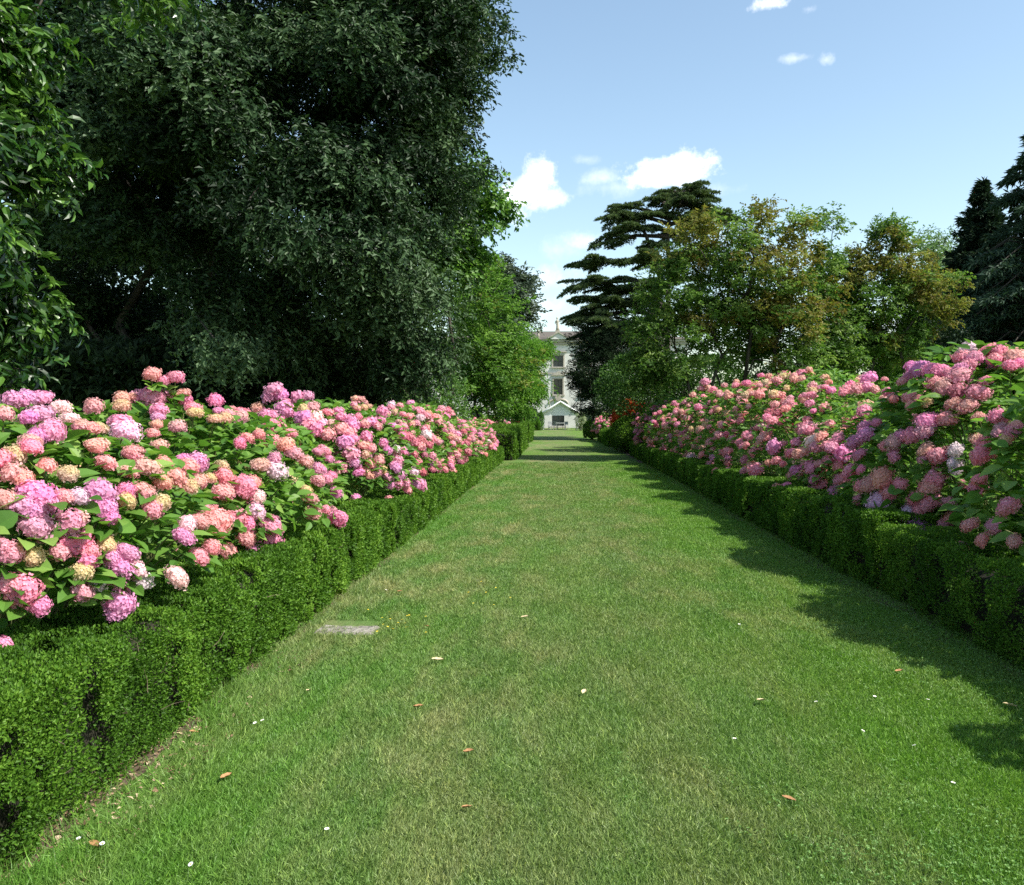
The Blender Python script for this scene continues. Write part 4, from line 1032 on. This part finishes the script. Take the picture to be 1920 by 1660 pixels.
X5 = lambda x: 1030 + x * .4635
Y5 = lambda y: 260 + y * .4635
YC = 60.0
def pl(x0, x1, yl, yr, th, rd, yj, dy=0): return (X5(x0), X5(x1), Y5(yl), Y5(yr), th, YC + dy, rd, Y5(yj))
B = at(X5(480), 800, YC); B[2] = 0
trunk0 = [B] + [at(X5(x), Y5(y), YC) for x, y in ((478, 900), (480, 700), (482, 520), (480, 400), (486, 320), (520, 250), (550, 215))]
trunk1 = [at(X5(x), Y5(y), YC - .6) for x, y in ((470, 620), (420, 470), (390, 390), (345, 318))]
cedar('cedar_tree', 'dark tiered cedar with flat spreading branches against the sky near the villa', 'tree', B, [trunk0, trunk1], [
    pl(450, 685, 225, 235, 22, 2.6, 260), pl(500, 650, 200, 205, 16, 1.8, 240), pl(375, 520, 250, 245, 14, 1.6, 290), pl(225, 400, 280, 262, 12, 1.8, 330),
    pl(170, 420, 325, 300, 14, 2.2, 350), pl(480, 790, 330, 312, 16, 2.6, 350), pl(560, 690, 275, 285, 16, 2.2, 290, 1.5),
    pl(115, 330, 440, 380, 16, 2.2, 400), pl(210, 490, 368, 362, 14, 2.6, 380), pl(440, 680, 390, 380, 14, 2.4, 400, 1.5),
    pl(65, 330, 518, 480, 18, 2.6, 520), pl(250, 520, 488, 500, 16, 2.8, 520), pl(480, 700, 470, 480, 16, 2.6, 500, 2),
    pl(40, 330, 602, 566, 18, 2.8, 600), pl(250, 480, 570, 590, 18, 2.8, 600), pl(450, 650, 570, 560, 18, 2.6, 580, 2),
    pl(60, 380, 700, 655, 20, 3.0, 690), pl(45, 300, 715, 700, 22, 2.6, 720), pl(260, 520, 650, 660, 20, 3.0, 690), pl(90, 430, 770, 735, 24, 3.0, 760), pl(300, 560, 740, 760, 24, 3.0, 780, 1.5),
    pl(100, 400, 830, 810, 26, 2.8, 850), pl(90, 330, 740, 720, 22, 2.4, 780, -1), pl(80, 300, 790, 770, 22, 2.4, 800), pl(60, 260, 660, 640, 18, 2.4, 690, 1), pl(150, 420, 600, 620, 18, 2.6, 640, 1), pl(420, 700, 258, 262, 14, 2.4, 275), pl(290, 520, 318, 300, 12, 2.0, 330), pl(330, 520, 432, 425, 12, 2.2, 440), pl(430, 620, 215, 212, 14, 2.0, 250, .8), pl(560, 790, 305, 318, 12, 2.2, 330, .5)], 'cedar', 51, tl=.18, dens=66, kk=4)
# yew below it
B = at(1110, 800, 58); B[2] = 0
tree('yew_tree', 'blackish dense yew below the cedar at the right side of the villa', 'tree', B, [stem_line(B, at(1110, 700, 58), 4, .02, 55)],
     envelope([(1115, 690, 58, 48, 75, 1.8), (1112, 740, 57.5, 40, 45, 1.6), (1140, 680, 58.5, 50, 60, 1.8), (1160, 720, 58, 40, 50, 1.6), (1120, 640, 59, 45, 45, 1.8), (1185, 640, 59, 50, 60, 1.8)]), 240, 34, 6, .34, .26, .15, .3, 'yew', 52, droop=.05, r0=.012, rmax=.3, shell=.3, minz=.3)

def conifer(name, label, cat, base, H, rf, mat, seed, whorls, per, tl, dens, droop=.25, up=.2, kk=4, z0=.05, wav=.25):
    """Whorled conifer: rf(t) gives branch length up the stem (t 0..1)."""
    rs = np.random.default_rng(seed); root = empty(name, base, label, cat); base = np.array(base, float)
    segs = [(np.array([base, base + [0, 0, H * .5], base + [0, 0, H]]), np.array([H * .022, H * .013, .02]))]
    Ps, Ds = [], []
    for w in range(whorls):
        t = z0 + (1 - z0) * (w + rs.random() * .7) / whorls
        for q in range(per):
            a = rs.random() * 6.283; L = rf(t) * (1 - wav + 2 * wav * rs.random()) * (.85 + .3 * vnoise(np.array([math.cos(a) * 1.2, math.sin(a) * 1.2, t * 5]), 1.5, seed))
            if L < .05: continue
            s = base + np.array([0, 0, t * H]); d = np.array([math.cos(a), math.sin(a), 0])
            mm = s + d * L * .5 + np.array([0, 0, up * L * .5]); tip = s + d * L + np.array([0, 0, up * L - droop * L])
            segs.append((np.array([s, mm, tip]), np.array([.018 + .012 * L, .012 + .006 * L, .005])))
            nt = max(4, int(L * dens)); u = rs.random(nt) ** .65
            Bz = ((1 - u) ** 2)[:, None] * s + (2 * u * (1 - u))[:, None] * mm + (u ** 2)[:, None] * tip
            sd = np.array([-d[1], d[0], 0]); wd = .34 * L * (1 - u * .75) * rs.uniform(-1, 1, nt)
            Ps.append(Bz + sd * wd[:, None] + np.array([0, 0, 1.]) * (-np.abs(wd) * .35 + .06 * rs.normal(size=nt))[:, None])
            Ds.append(d * .8 + sd * np.sign(wd)[:, None] * .6 + np.array([0, 0, -droop * .8]))
    V, Fc = tubes(segs, 5); part('trunk', V, Fc, M['bark'], root, smooth=True)
    V, Fc, r = needle_tufts(np.concatenate(Ps), np.concatenate(Ds), tl, .2, kk, rs, up=.15)
    b = Buf(); b.add(V, Fc, rnd=r); b.part('crown', M[mat], root)
    return root
B = at(1836, 790, 50); B[2] = 0; H = at(1836, 338, 50)[2]
conifer('pointed_conifer', 'narrow pointed dark conifer standing against the sky', 'tree', B, H, lambda t: 5.0 * (1 - t) ** 1.0 + .04, 'conifer', 61, 48, 15, .34, 20, droop=.12, up=.35)
B = at(1968, 790, 42); B[2] = 0; H = at(1968, 170, 42)[2]
conifer('blue_cedar', 'large blue-green drooping cedar cut off by the right edge', 'tree', B, H, lambda t: 6.6 * (1 - t) ** 1.08 + .35, 'bluecedar', 62, 32, 10, .36, 22, droop=.42, up=.22, wav=.3)
B = at(1800, 790, 46); B[2] = 0; H = at(1800, 520, 46)[2]
conifer('fir_tree', 'broad low dark fir filling the foot of the pointed conifer', 'tree', B, H, lambda t: 3.6 * (1 - t) ** .6 + .3, 'conifer', 63, 24, 9, .34, 18, droop=.3, up=.2)

# far belt of woodland closing the horizon
def woodland(label, x0, x1, y0, y1, hmax, n, seed):
    rs = np.random.default_rng(seed)
    k = 46
    cx = rs.uniform(x0, x1, k); cyy = rs.uniform(y0, y1, k); h = hmax * rs.uniform(.55, 1.0, k)
    i = rs.integers(0, k, n); d = nrm(rs.normal(size=(n, 3))); u = rs.random(n) ** .3
    rr = h[i] * .38
    P = np.stack([cx[i] + d[:, 0] * rr * u, cyy[i] + d[:, 1] * rr * u, h[i] * .5 + d[:, 2] * h[i] * .5 * u], -1)
    P = P[P[:, 2] > .1]; n = len(P)
    A = rs.normal(size=(n, 3)); U = rs.normal(size=(n, 3)) + [0, 0, 1]
    L = .55 * (.6 + .8 * rs.random(n))
    V, Fc, r = stamp(T4, P, A, U, L, L * .5)
    b = Buf(); b.add(V, Fc, rnd=r); o = b.top('woodland', M['bigleaf'], (x0, y0, 0)); tag(o, label, 'woodland', kind='stuff')
woodland('distant park trees closing the view behind the right-hand trees', 16, 75, 95, 130, 7.5, 26000, 71)
woodland('distant park trees closing the view behind the left-hand trees', -75, -14, 70, 120, 10, 26000, 72)

# ------------------------------------------------------------------ villa
VY = 110.0
def vz(py, Y=VY): return at(1045, py, Y)[2]
def vx(px, Y=VY): return at(px, 778, Y)[0]
VX = vx(1046.5)
villa = empty('villa', (VX, VY, 0), 'pale three-storey villa with a tiled roof at the end of the walk', 'villa')
def vpart(name, lst, mat, parent=villa): 
    V, Fc = boxes(lst)
    off = np.array(villa.location)
    return link(name, mk_mesh(name, V - off, Fc, M[mat]), parent) if parent is villa else link(name, mk_mesh(name, V - off, Fc, M[mat]), parent)
ze = vz(640)
cols = [VX + k * 3.3 for k in range(-4, 5)]
WX0, WX1 = VX - 15.5, VX + 15.5
rows = [(vz(688), vz(667), 1.2), (vz(740), vz(711), 1.08)]
# wall built round its openings
wl_ = []
holes = []
for c in cols:
    for (z0, z1, w) in rows: holes.append((c - w / 2, c + w / 2, z0, z1))
    holes.append((c - .75, c + .75, .25, 2.35))
zs = sorted({0.0, ze} | {h[2] for h in holes} | {h[3] for h in holes})
for za, zb in zip(zs[:-1], zs[1:]):
    hh = sorted([h for h in holes if h[2] <= za + 1e-6 and h[3] >= zb - 1e-6])
    x = WX0
    for h in hh: wl_.append((x, h[0], VY, VY + .45, za, zb)); x = h[1]
    wl_.append((x, WX1, VY, VY + .45, za, zb))
wl_ += [(WX0, WX0 + .45, VY + .45, VY + 12, 0, ze), (WX1 - .45, WX1, VY + .45, VY + 12, 0, ze), (WX0 + .45, WX1 - .45, VY + 11.55, VY + 12, 0, ze), (WX0 + .45, WX1 - .45, VY + 3, VY + 3.2, 0, ze)]
vpart('wall', wl_, 'stucco')
vpart('cornice', [(WX0 - .35, WX1 + .35, VY - .38, VY - .003, ze - .12, ze + .18), (WX0 - .2, WX1 + .2, VY - .2, VY - .003, ze - .42, ze - .125)], 'stone')
vpart('string_course', [(WX0 - .05, WX1 + .05, VY - .08, VY - .003, vz(700) - .06, vz(700) + .06)], 'stone')
for ci, c in enumerate(cols):
    for ri, (z0, z1, w) in enumerate(rows):
        fr = vpart('window', [(c - w / 2 - .16, c - w / 2, VY - .07, VY - .003, z0 - .02, z1 + .16), (c + w / 2, c + w / 2 + .16, VY - .07, VY - .003, z0 - .02, z1 + .16), (c - w / 2, c + w / 2, VY - .07, VY - .003, z1, z1 + .16)], 'stone')
        vpart('sill', [(c - w / 2 - .25, c + w / 2 + .25, VY - .2, VY - .003, z0 - .16, z0 - .03)], 'stone', fr)
        vpart('pane', [(c - w / 2, c + w / 2, VY + .2, VY + .22, z0, z1)], 'glass', fr)
        vpart('sash', [(c - .03, c + .03, VY + .16, VY + .198, z0, z1), (c - w / 2, c - .03, VY + .16, VY + .198, (z0 + z1) / 2 - .025, (z0 + z1) / 2 + .025), (c + .03, c + w / 2, VY + .16, VY + .198, (z0 + z1) / 2 - .025, (z0 + z1) / 2 + .025)], 'shutter', fr)
        if ri == 0: vpart('hood', [(c - w / 2 - .4, c + w / 2 + .4, VY - .25, VY - .003, z1 + .38, z1 + .5)], 'stone', fr)
        else:
            V = np.array([(c - w / 2 - .35, VY - .2, z1 + .42), (c + w / 2 + .35, VY - .2, z1 + .42), (c, VY - .2, z1 + .95), (c - w / 2 - .35, VY - .004, z1 + .42), (c + w / 2 + .35, VY - .004, z1 + .42), (c, VY - .004, z1 + .95)])
            Fq = np.array([(0, 1, 2), (3, 5, 4), (0, 3, 4), (0, 4, 1), (1, 4, 5), (1, 5, 2), (2, 5, 3), (2, 3, 0)])
            link('pediment', mk_mesh('pediment', V - np.array(villa.location), Fq, M['stone']), fr)
    dr = vpart('door', [(c - .75, c - .02, VY + .18, VY + .24, .25, 2.35), (c + .02, c + .75, VY + .18, VY + .24, .25, 2.35)], 'shutter')
    vpart('pane', [(c - .62, c - .15, VY + .165, VY + .178, .9, 2.2), (c + .15, c + .62, VY + .165, VY + .178, .9, 2.2)], 'glass', dr)
    vpart('step', [(c - 1.0, c + 1.0, VY - .4, VY - .004, 0, .2)], 'stone', dr)
# crest and arch over the central door
def disc(cx, cz, rx, rz, y0, y1, n=20, z_from=None, z_to=None):
    a = np.linspace(0, 2 * np.pi, n, endpoint=False)
    f = np.stack([cx + rx * np.cos(a), np.full(n, y0), cz + rz * np.sin(a)], -1); b_ = f + [0, y1 - y0, 0]
    V = np.concatenate([f, b_, [[cx, y0, cz]]]); Fq = []
    for i in range(n):
        j = (i + 1) % n; Fq += [(i, j, 2 * n), (i, n + i, n + j), (i, n + j, j)]
    return V, np.array(Fq)
V, Fq = disc(VX, vz(745.5), .36, .42, VY - .22, VY - .003); link('crest', mk_mesh('crest', V - np.array(villa.location), Fq, M['stone']), villa)
an = np.linspace(0, np.pi, 13)
arc = np.stack([VX + 1.15 * np.cos(an), np.full(13, VY - .06), vz(757) + .55 * np.sin(an)], -1)
V, Fq = tubes([(arc, np.full(13, .12))], 6); link('arch_moulding', mk_mesh('arch_moulding', V - np.array(villa.location), Fq, M['stone']), villa)
# hipped tile roof and dormer gable
zr = vz(621.5, VY + 6)
rv = np.array([(WX0 - .5, VY - .5, ze + .183), (WX1 + .5, VY - .5, ze + .183), (WX1 + .5, VY + 12.5, ze + .183), (WX0 - .5, VY + 12.5, ze + .183), (WX0 + 5, VY + 6, zr), (WX1 - 5, VY + 6, zr)])
rfq = np.array([(0, 1, 5), (0, 5, 4), (1, 2, 5), (2, 3, 4), (2, 4, 5), (3, 0, 4), (0, 3, 2), (0, 2, 1)])
roof = link('roof', mk_mesh('roof', rv - np.array(villa.location), rfq, M['roof']), villa)
g0, g1, gx = vz(633), vz(624.5), .95
gv = []
for yy in (VY - .56, VY + 2.2): gv += [(VX - gx, yy, ze + .2), (VX + gx, yy, ze + .2), (VX + gx, yy, g0), (VX, yy, g1), (VX - gx, yy, g0)]
gq = np.array([(0, 1, 2), (0, 2, 4), (4, 2, 3), (5, 7, 6), (5, 9, 7), (9, 8, 7), (0, 5, 6), (0, 6, 1), (1, 6, 7), (1, 7, 2), (4, 9, 5), (4, 5, 0)])
link('gable', mk_mesh('gable', np.array(gv) - np.array(villa.location), gq, M['stucco']), villa)
rp = np.array([(VX - gx - .25, VY - .7, g0 - .05), (VX, VY - .7, g1 + .12), (VX + gx + .25, VY - .7, g0 - .05)])
tv = np.concatenate([rp, rp + [0, 3.4, 0], rp - [0, 0, .14], rp + [0, 3.4, -.14]])
tq = np.array([(0, 1, 4), (0, 4, 3), (1, 2, 5), (1, 5, 4), (6, 10, 7), (6, 9, 10), (7, 11, 8), (7, 10, 11), (0, 6, 7), (0, 7, 1), (1, 7, 8), (1, 8, 2), (0, 3, 9), (0, 9, 6), (2, 8, 11), (2, 11, 5)])
link('gable_roof', mk_mesh('gable_roof', tv - np.array(villa.location), tq, M['stone']), villa)
vpart('chimney', [(VX + 6, VX + 6.8, VY + 4, VY + 4.8, ze + .9, zr + .9)], 'stucco', roof)

def lathe(prof, c, n=14):
    a = np.linspace(0, 2 * np.pi, n, endpoint=False); V = []
    for r_, z in prof: V.append(np.stack([c[0] + r_ * np.cos(a), c[1] + r_ * np.sin(a), np.full(n, c[2] + z)], -1))
    V = np.concatenate(V); Fq = []
    for k in range(len(prof) - 1):
        for i in range(n):
            j = (i + 1) % n; Fq += [(k * n + i, k * n + j, (k + 1) * n + j), (k * n + i, (k + 1) * n + j, (k + 1) * n + i)]
    return V, np.array(Fq)
# statue: draped standing figure with one raised arm, on a plinth
def statue(label, c, h, arm):
    root = empty('stone_statue', c, label, 'statue')
    s = h / 1.8; c = np.array(c, float)
    V, Fq = boxes([(c[0] - .3 * s, c[0] + .3 * s, c[1] - .3 * s, c[1] + .3 * s, c[2] - .25, c[2] + .16 * s)]); part('plinth', V, Fq, M['stone'], root)
    b = Buf()
    V, Fq = lathe([(.02 * s, .16 * s), (.25 * s, .17 * s), (.20 * s, .5 * s), (.17 * s, .85 * s), (.15 * s, 1.05 * s), (.20 * s, 1.25 * s), (.21 * s, 1.38 * s), (.07 * s, 1.48 * s), (.06 * s, 1.55 * s), (.10 * s, 1.62 * s), (.11 * s, 1.72 * s), (.07 * s, 1.82 * s), (.01, 1.85 * s)], c)
    V[:, 0] += .04 * s * np.sin((V[:, 2] - c[2]) * 3 / s); b.add(V, Fq)
    up = 1.75 if arm else .95
    V, Fq = tubes([(c + np.array([(.18, 0, 1.36), (.34, -.06, 1.2), (.36, -.1, up)]) * s, np.array([.07, .06, .04]) * s), (c + np.array([(-.18, 0, 1.36), (-.30, -.05, 1.08), (-.16, -.16, .92)]) * s, np.array([.07, .06, .045]) * s)], 8); b.add(V, Fq)
    b.part('figure', M['stone'], root, True)
statue('stone figure with a raised arm on top of the villa gable', (VX - .1, VY - .1, g1 + .12), 1.75, True)
statue('small stone figure on the villa eaves beside the feathery tree', (vx(1009), VY - .15, ze + .2 + .2), 1.15, False)

# ------------------------------------------------------------------ marquee, furniture, plants at the villa
MY = 97.0
mx0, mx1 = at(1019, 775, MY)[0], at(1083, 775, MY)[0]; mxc = (mx0 + mx1) / 2
me_, mp = at(1045, 774.5, MY)[2], at(1045, 753, MY)[2]
mq = empty('marquee', (mxc, MY, 0), 'white gabled garden marquee in front of the villa door', 'marquee')
ov = .28; MD = 4.2
rp = np.array([(mx0 - ov, 0, me_ - .06), (mxc, 0, mp), (mx1 + ov, 0, me_ - .06)])
fr_, bk = rp + [0, MY - .2, 0], rp + [0, MY + MD, 0]; th = np.array([0, 0, -.05])
tv = np.concatenate([fr_, bk, fr_ + th, bk + th])
part('canopy', tv, tq, M['canvas'], mq)
gvv = np.array([(mx0, MY + .02, me_ - .28), (mx1, MY + .02, me_ - .28), (mx1, MY + .02, me_), (mxc, MY + .02, mp - .09), (mx0, MY + .02, me_)])
gvv = np.concatenate([gvv, gvv + [0, .03, 0]])
part('gable_shade_panel', gvv, np.array([(0, 1, 2), (0, 2, 4), (4, 2, 3), (5, 7, 6), (5, 9, 7), (9, 8, 7), (0, 5, 6), (0, 6, 1)]), M['shadecanvas'], mq)  # grey panel puts the open gable's inner shade into its colour
V, Fc = tubes([(np.array([(mx0 - ov, MY - .28, me_ - .1), ((mx0 - ov + mxc) / 2, MY - .28, (me_ + mp) / 2 - .08), (mxc, MY - .28, mp - .02), ((mx1 + ov + mxc) / 2, MY - .28, (me_ + mp) / 2 - .08), (mx1 + ov, MY - .28, me_ - .1)]), np.full(5, .10))], 10)
part('rolled_edge', V, Fc, M['canvas'], mq, smooth=True)
for sx in (mx0, mx1):
    V, Fc = boxes([(sx - .02, sx + .02, MY + .06, MY + MD - .1, me_ - .28, me_ - .08)]); part('valance', V, Fc, M['canvas'], mq)
    for yy in (MY + .1, MY + MD - .15):
        V, Fc = tubes([(np.array([(sx, yy, 0), (sx, yy, me_ - .1)]), np.array([.035, .035]))], 8); part('pole', V, Fc, M['white'], mq)

def chair(label, x, y, rz):
    root = empty('garden_chair', (x, y, 0), label, 'chair', 'garden chairs under the marquee'); root.rotation_euler = (0, 0, rz)
    def p(nm, lst):
        V, Fc = boxes(lst); return link(nm, mk_mesh(nm, V, Fc, M['metal']), root)
    p('seat', [(-.22, .22, -.22, .22, .43, .46)]); p('backrest', [(-.22, .22, .19, .22, .55, .88), (-.22, -.19, .19, .22, .463, .547), (.19, .22, .19, .22, .463, .547)])
    for sx in (-.2, .2):
        for sy in (-.2, .2): p('leg', [(sx - .018, sx + .018, sy - .018, sy + .018, 0, .427)])
for (px, Y, rz, lab) in ((1033, 95.6, .5, 'grey garden chair in front of the marquee, left of the white table'), (1060, 95.8, -.6, 'grey garden chair in front of the marquee, right of the white table'),
                         (1042, 98.4, 3.0, 'grey garden chair under the marquee behind the white table')):
    chair(lab, at(px, 790, Y)[0], Y, rz)
tx = at(1052, 795, 97.0)[0]
tb = empty('garden_table', (tx, 97.2, 0), 'small white-topped garden table under the marquee', 'table')
V, Fc = boxes([(tx - .55, tx + .55, 96.8, 97.6, .70, .74)]); part('table_top', V, Fc, M['white'], tb)
for sx in (-.48, .48):
    for sy in (96.87, 97.53):
        V, Fc = boxes([(tx + sx - .025, tx + sx + .025, sy - .025, sy + .025, 0, .697)]); part('leg', V, Fc, M['metal'], tb)
c = at(1089, 790, 92); small_bush('oleander', 'pale-flowering shrub at the right end of the marquee', 'shrub', (c[0], 92, .85), (.55, .6, .95), 1300, .15, M['white_leaf'], 160, .4)
c = at(1014, 790, 93); small_bush('climbing_shrub', 'tall leafy shrub at the left post of the marquee', 'shrub', (c[0], 93, .95), (.32, .4, 1.05), 1100, .14, M['shrub'], 161, .4)
c = at(970, 790, 60); small_bush('flowering_shrub', 'small rust-coloured shrub beside the clipped hedge post', 'shrub', (c[0], 60, .7), (.7, .8, .55), 1300, .12, M['red'], 162, .5)
c = at(1000, 790, 104); small_bush('shrub', 'dark green shrub against the villa wall left of the marquee', 'shrub', (c[0] - .6, 105, 1.1), (1.6, 1.2, 1.2), 2600, .2, M['bigleaf'], 163, .5)
c = at(1105, 790, 104); small_bush('shrub', 'dark green shrub against the villa wall right of the marquee', 'shrub', (c[0] + .6, 105, 1.0), (1.6, 1.2, 1.2), 2600, .2, M['bigleaf'], 164, .5)

# ------------------------------------------------------------------ small things on the lawn
s0 = ground_at(650, 1184)
def slab():
    nx, ny = 26, 10; w, d = .44, .24
    u, v = np.meshgrid(np.linspace(-.5, .5, nx), np.linspace(-.5, .5, ny), indexing='ij')
    X = u * w; Y = v * d
    e = np.minimum(.5 - np.abs(u), .5 - np.abs(v)); Z = .020 + (vnoise(np.stack([X, Y, X * 0], -1), 22, 3) - .5) * .012 - np.where(e < .02, .016, 0)
    X = X + (vnoise(np.stack([X, Y, X * 0], -1), 16, 5) - .5) * .02; Y = Y + (vnoise(np.stack([X, Y, X * 0], -1), 16, 6) - .5) * .02
    V = np.stack([X, Y, Z], -1).reshape(-1, 3); i, j = np.meshgrid(np.arange(nx - 1), np.arange(ny - 1), indexing='ij'); q = (i * ny + j).ravel()
    Fq = [np.stack([q, q + ny, q + ny + 1, q + 1], -1)]
    rim = [i_ * ny for i_ in range(nx)] + [(nx - 1) * ny + j_ for j_ in range(1, ny)] + [i_ * ny + ny - 1 for i_ in range(nx - 2, -1, -1)] + [j_ for j_ in range(ny - 2, 0, -1)]
    b0 = len(V); lo = V[rim].copy(); lo[:, 2] = -.03; V = np.concatenate([V, lo]); m = len(rim)
    Fq.append(np.array([(rim[k], b0 + k, b0 + (k + 1) % m, rim[(k + 1) % m]) for k in range(m)]))
    o = link('stone_slab', mk_mesh('stone_slab', V, np.concatenate(Fq), M['slab']), None, (s0[0], s0[1], 0)); o.rotation_euler = (0, 0, -.03)
    tag(o, 'weathered grey stone slab lying in the grass beside the sunlit hedge', 'stone slab')
slab()

def leaf_obj(px, py, L, rz, mat, label, group):
    g = ground_at(px, py)
    V = []; nx = 9
    for i in range(nx):
        t = i / (nx - 1); w = .46 * L * math.sin(math.pi * min(1, t * .92 + .06)) ** .8 * .55
        for k, s in enumerate((-1, -.5, 0, .5, 1)): V.append(((t - .5) * L, s * w, .022 + .35 * L * (t - .5) ** 2 + abs(s) ** 1.5 * w * .7 + .004 * random.random()))
    V = np.array(V); Fq = [(i * 5 + k, (i + 1) * 5 + k, (i + 1) * 5 + k + 1, i * 5 + k + 1) for i in range(nx - 1) for k in range(4)]
    o = link('fallen_leaf', mk_mesh('fallen_leaf', V, np.array(Fq), M[mat], smooth=True), None, (g[0], g[1], 0.008)); o.rotation_euler = (random.uniform(-.2, .2), random.uniform(-.2, .2), rz)
    tag(o, label, 'fallen leaf', group)
FL = [(580, 1306, .05, 1.4, 'paleleaf', 'cream curled leaf in the grass a little below the stone slab'), (820, 1247, .075, .1, 'paleleaf', 'long pale dry leaf lying in the grass right of and below the slab'),
      (785, 1336, .055, .2, 'deadleaf', 'orange-brown leaf in the lawn under the long pale leaf'), (1095, 1308, .055, 1.2, 'paleleaf', 'cream leaf standing on edge in the middle of the lawn'),
      (1428, 1325, .06, .5, 'paleleaf', 'pale brown leaf in the lawn right of centre'), (1893, 1335, .07, -.3, 'paleleaf', 'cream leaf at the rim of the hedge shadow by the right edge'),
      (1477, 1513, .055, -.35, 'deadleaf', 'brown narrow leaf in the lower right part of the lawn'), (875, 1530, .05, .7, 'deadleaf', 'dark brown curled leaf in the lower middle of the lawn'),
      (178, 1600, .055, -.4, 'deadleaf', 'orange-brown leaf at the lower left beside the near hedge'), (362, 1385, .045, .2, 'deadleaf', 'reddish leaf beside the litter at the hedge foot'),
      (335, 1390, .05, -.6, 'paleleaf', 'bleached leaf on the litter at the hedge foot'), (800, 1183, .05, .2, 'deadleaf', 'dark dead leaf level with the stone slab'), (750, 1116, .05, .1, 'deadleaf', 'brown leaf in the grass beyond the stone slab'),
      (425, 1470, .06, 1.1, 'deadleaf', 'dark twisted leaf in the lawn near the hedge'), (1686, 1268, .05, .2, 'deadleaf', 'dull red leaf inside the ragged shadow at the right'), (985, 1165, .06, 0, 'paleleaf', 'thin pale leaf in the worn patch beyond the slab'),
      (880, 1421, .05, .1, 'deadleaf', 'small brown leaf in the left middle of the lawn')]
for (px, py, L, rz, mt, lab) in FL: leaf_obj(px, py, L, rz, mt, lab, 'fallen leaves on the lawn')

def daisy_mesh():
    V, Fq, mi = [], [], []
    n = 14
    for k in range(n):
        a = k * 2 * math.pi / n; b = len(V); c_, s_ = math.cos(a), math.sin(a)
        for (r_, w, z) in ((.003, -.0012, 0), (.003, .0012, 0), (.010, .0022, .0015), (.010, -.0022, .0015)): V.append((c_ * r_ - s_ * w, s_ * r_ + c_ * w, z))
        Fq.append((b, b + 1, b + 2, b + 3)); mi.append(0)
    b = len(V)
    for k in range(8): V.append((.0036 * math.cos(k * .785), .0036 * math.sin(k * .785), .0022))
    for q in ((0, 1, 2, 3), (0, 3, 4, 7), (4, 5, 6, 7)): Fq.append(tuple(b + i for i in q)); mi.append(1)
    b = len(V)
    V += [(-.0007, 0, 0), (.0007, 0, 0), (.0007, 0, -.035), (-.0007, 0, -.035)]; Fq.append((b, b + 1, b + 2, b + 3)); mi.append(2)
    return mk_mesh('daisy', np.array(V), np.array(Fq), [M['daisy'], M['yellow'], M['stem']], mi=mi)
DM = daisy_mesh()
for (px, py) in ((613, 1575), (1787, 1486), (478, 1371), (492, 1366), (1377, 1401), (1618, 1386), (192, 1603), (148, 1593), (358, 1643), (1386, 1181), (1714, 1414), (1740, 1326), (724, 1115), (1530, 1330), (1640, 1320)):
    g = ground_at(px, py); o = bpy.data.objects.new('daisy', DM); COL.link(o); o.location = (g[0], g[1], .042)
    o.rotation_euler = (random.uniform(-.3, .5), random.uniform(-.3, .3), random.random() * 6); o.scale = (.9,) * 3
    tag(o, 'tiny white daisy open in the mown grass', 'daisy', 'daisies scattered in the lawn')
def butter():
    b = Buf()
    for k in range(5):
        a = k * 1.2566; A = np.array([[math.cos(a), math.sin(a), .3]]); V, Fc, _ = stamp(T4, np.zeros((1, 3)), A, np.array([[0, 0, 1.]]), .010, .009); b.add(V, Fc)
    V, Fc, _ = b.get(); return mk_mesh('buttercup', V, Fc, M['yellow'])
BM = butter()
for i in range(26):
    px, py = (random.uniform(690, 800), random.uniform(1150, 1200)) if i < 18 else (random.uniform(860, 960), random.uniform(1095, 1150))
    g = ground_at(px, py); o = bpy.data.objects.new('buttercup', BM); COL.link(o); o.location = (g[0], g[1], .045); o.rotation_euler = (random.uniform(-.3, .3), 0, random.random() * 6)
    tag(o, 'tiny yellow flower in the grass near the stone slab', 'wildflower', 'yellow wildflowers near the slab')
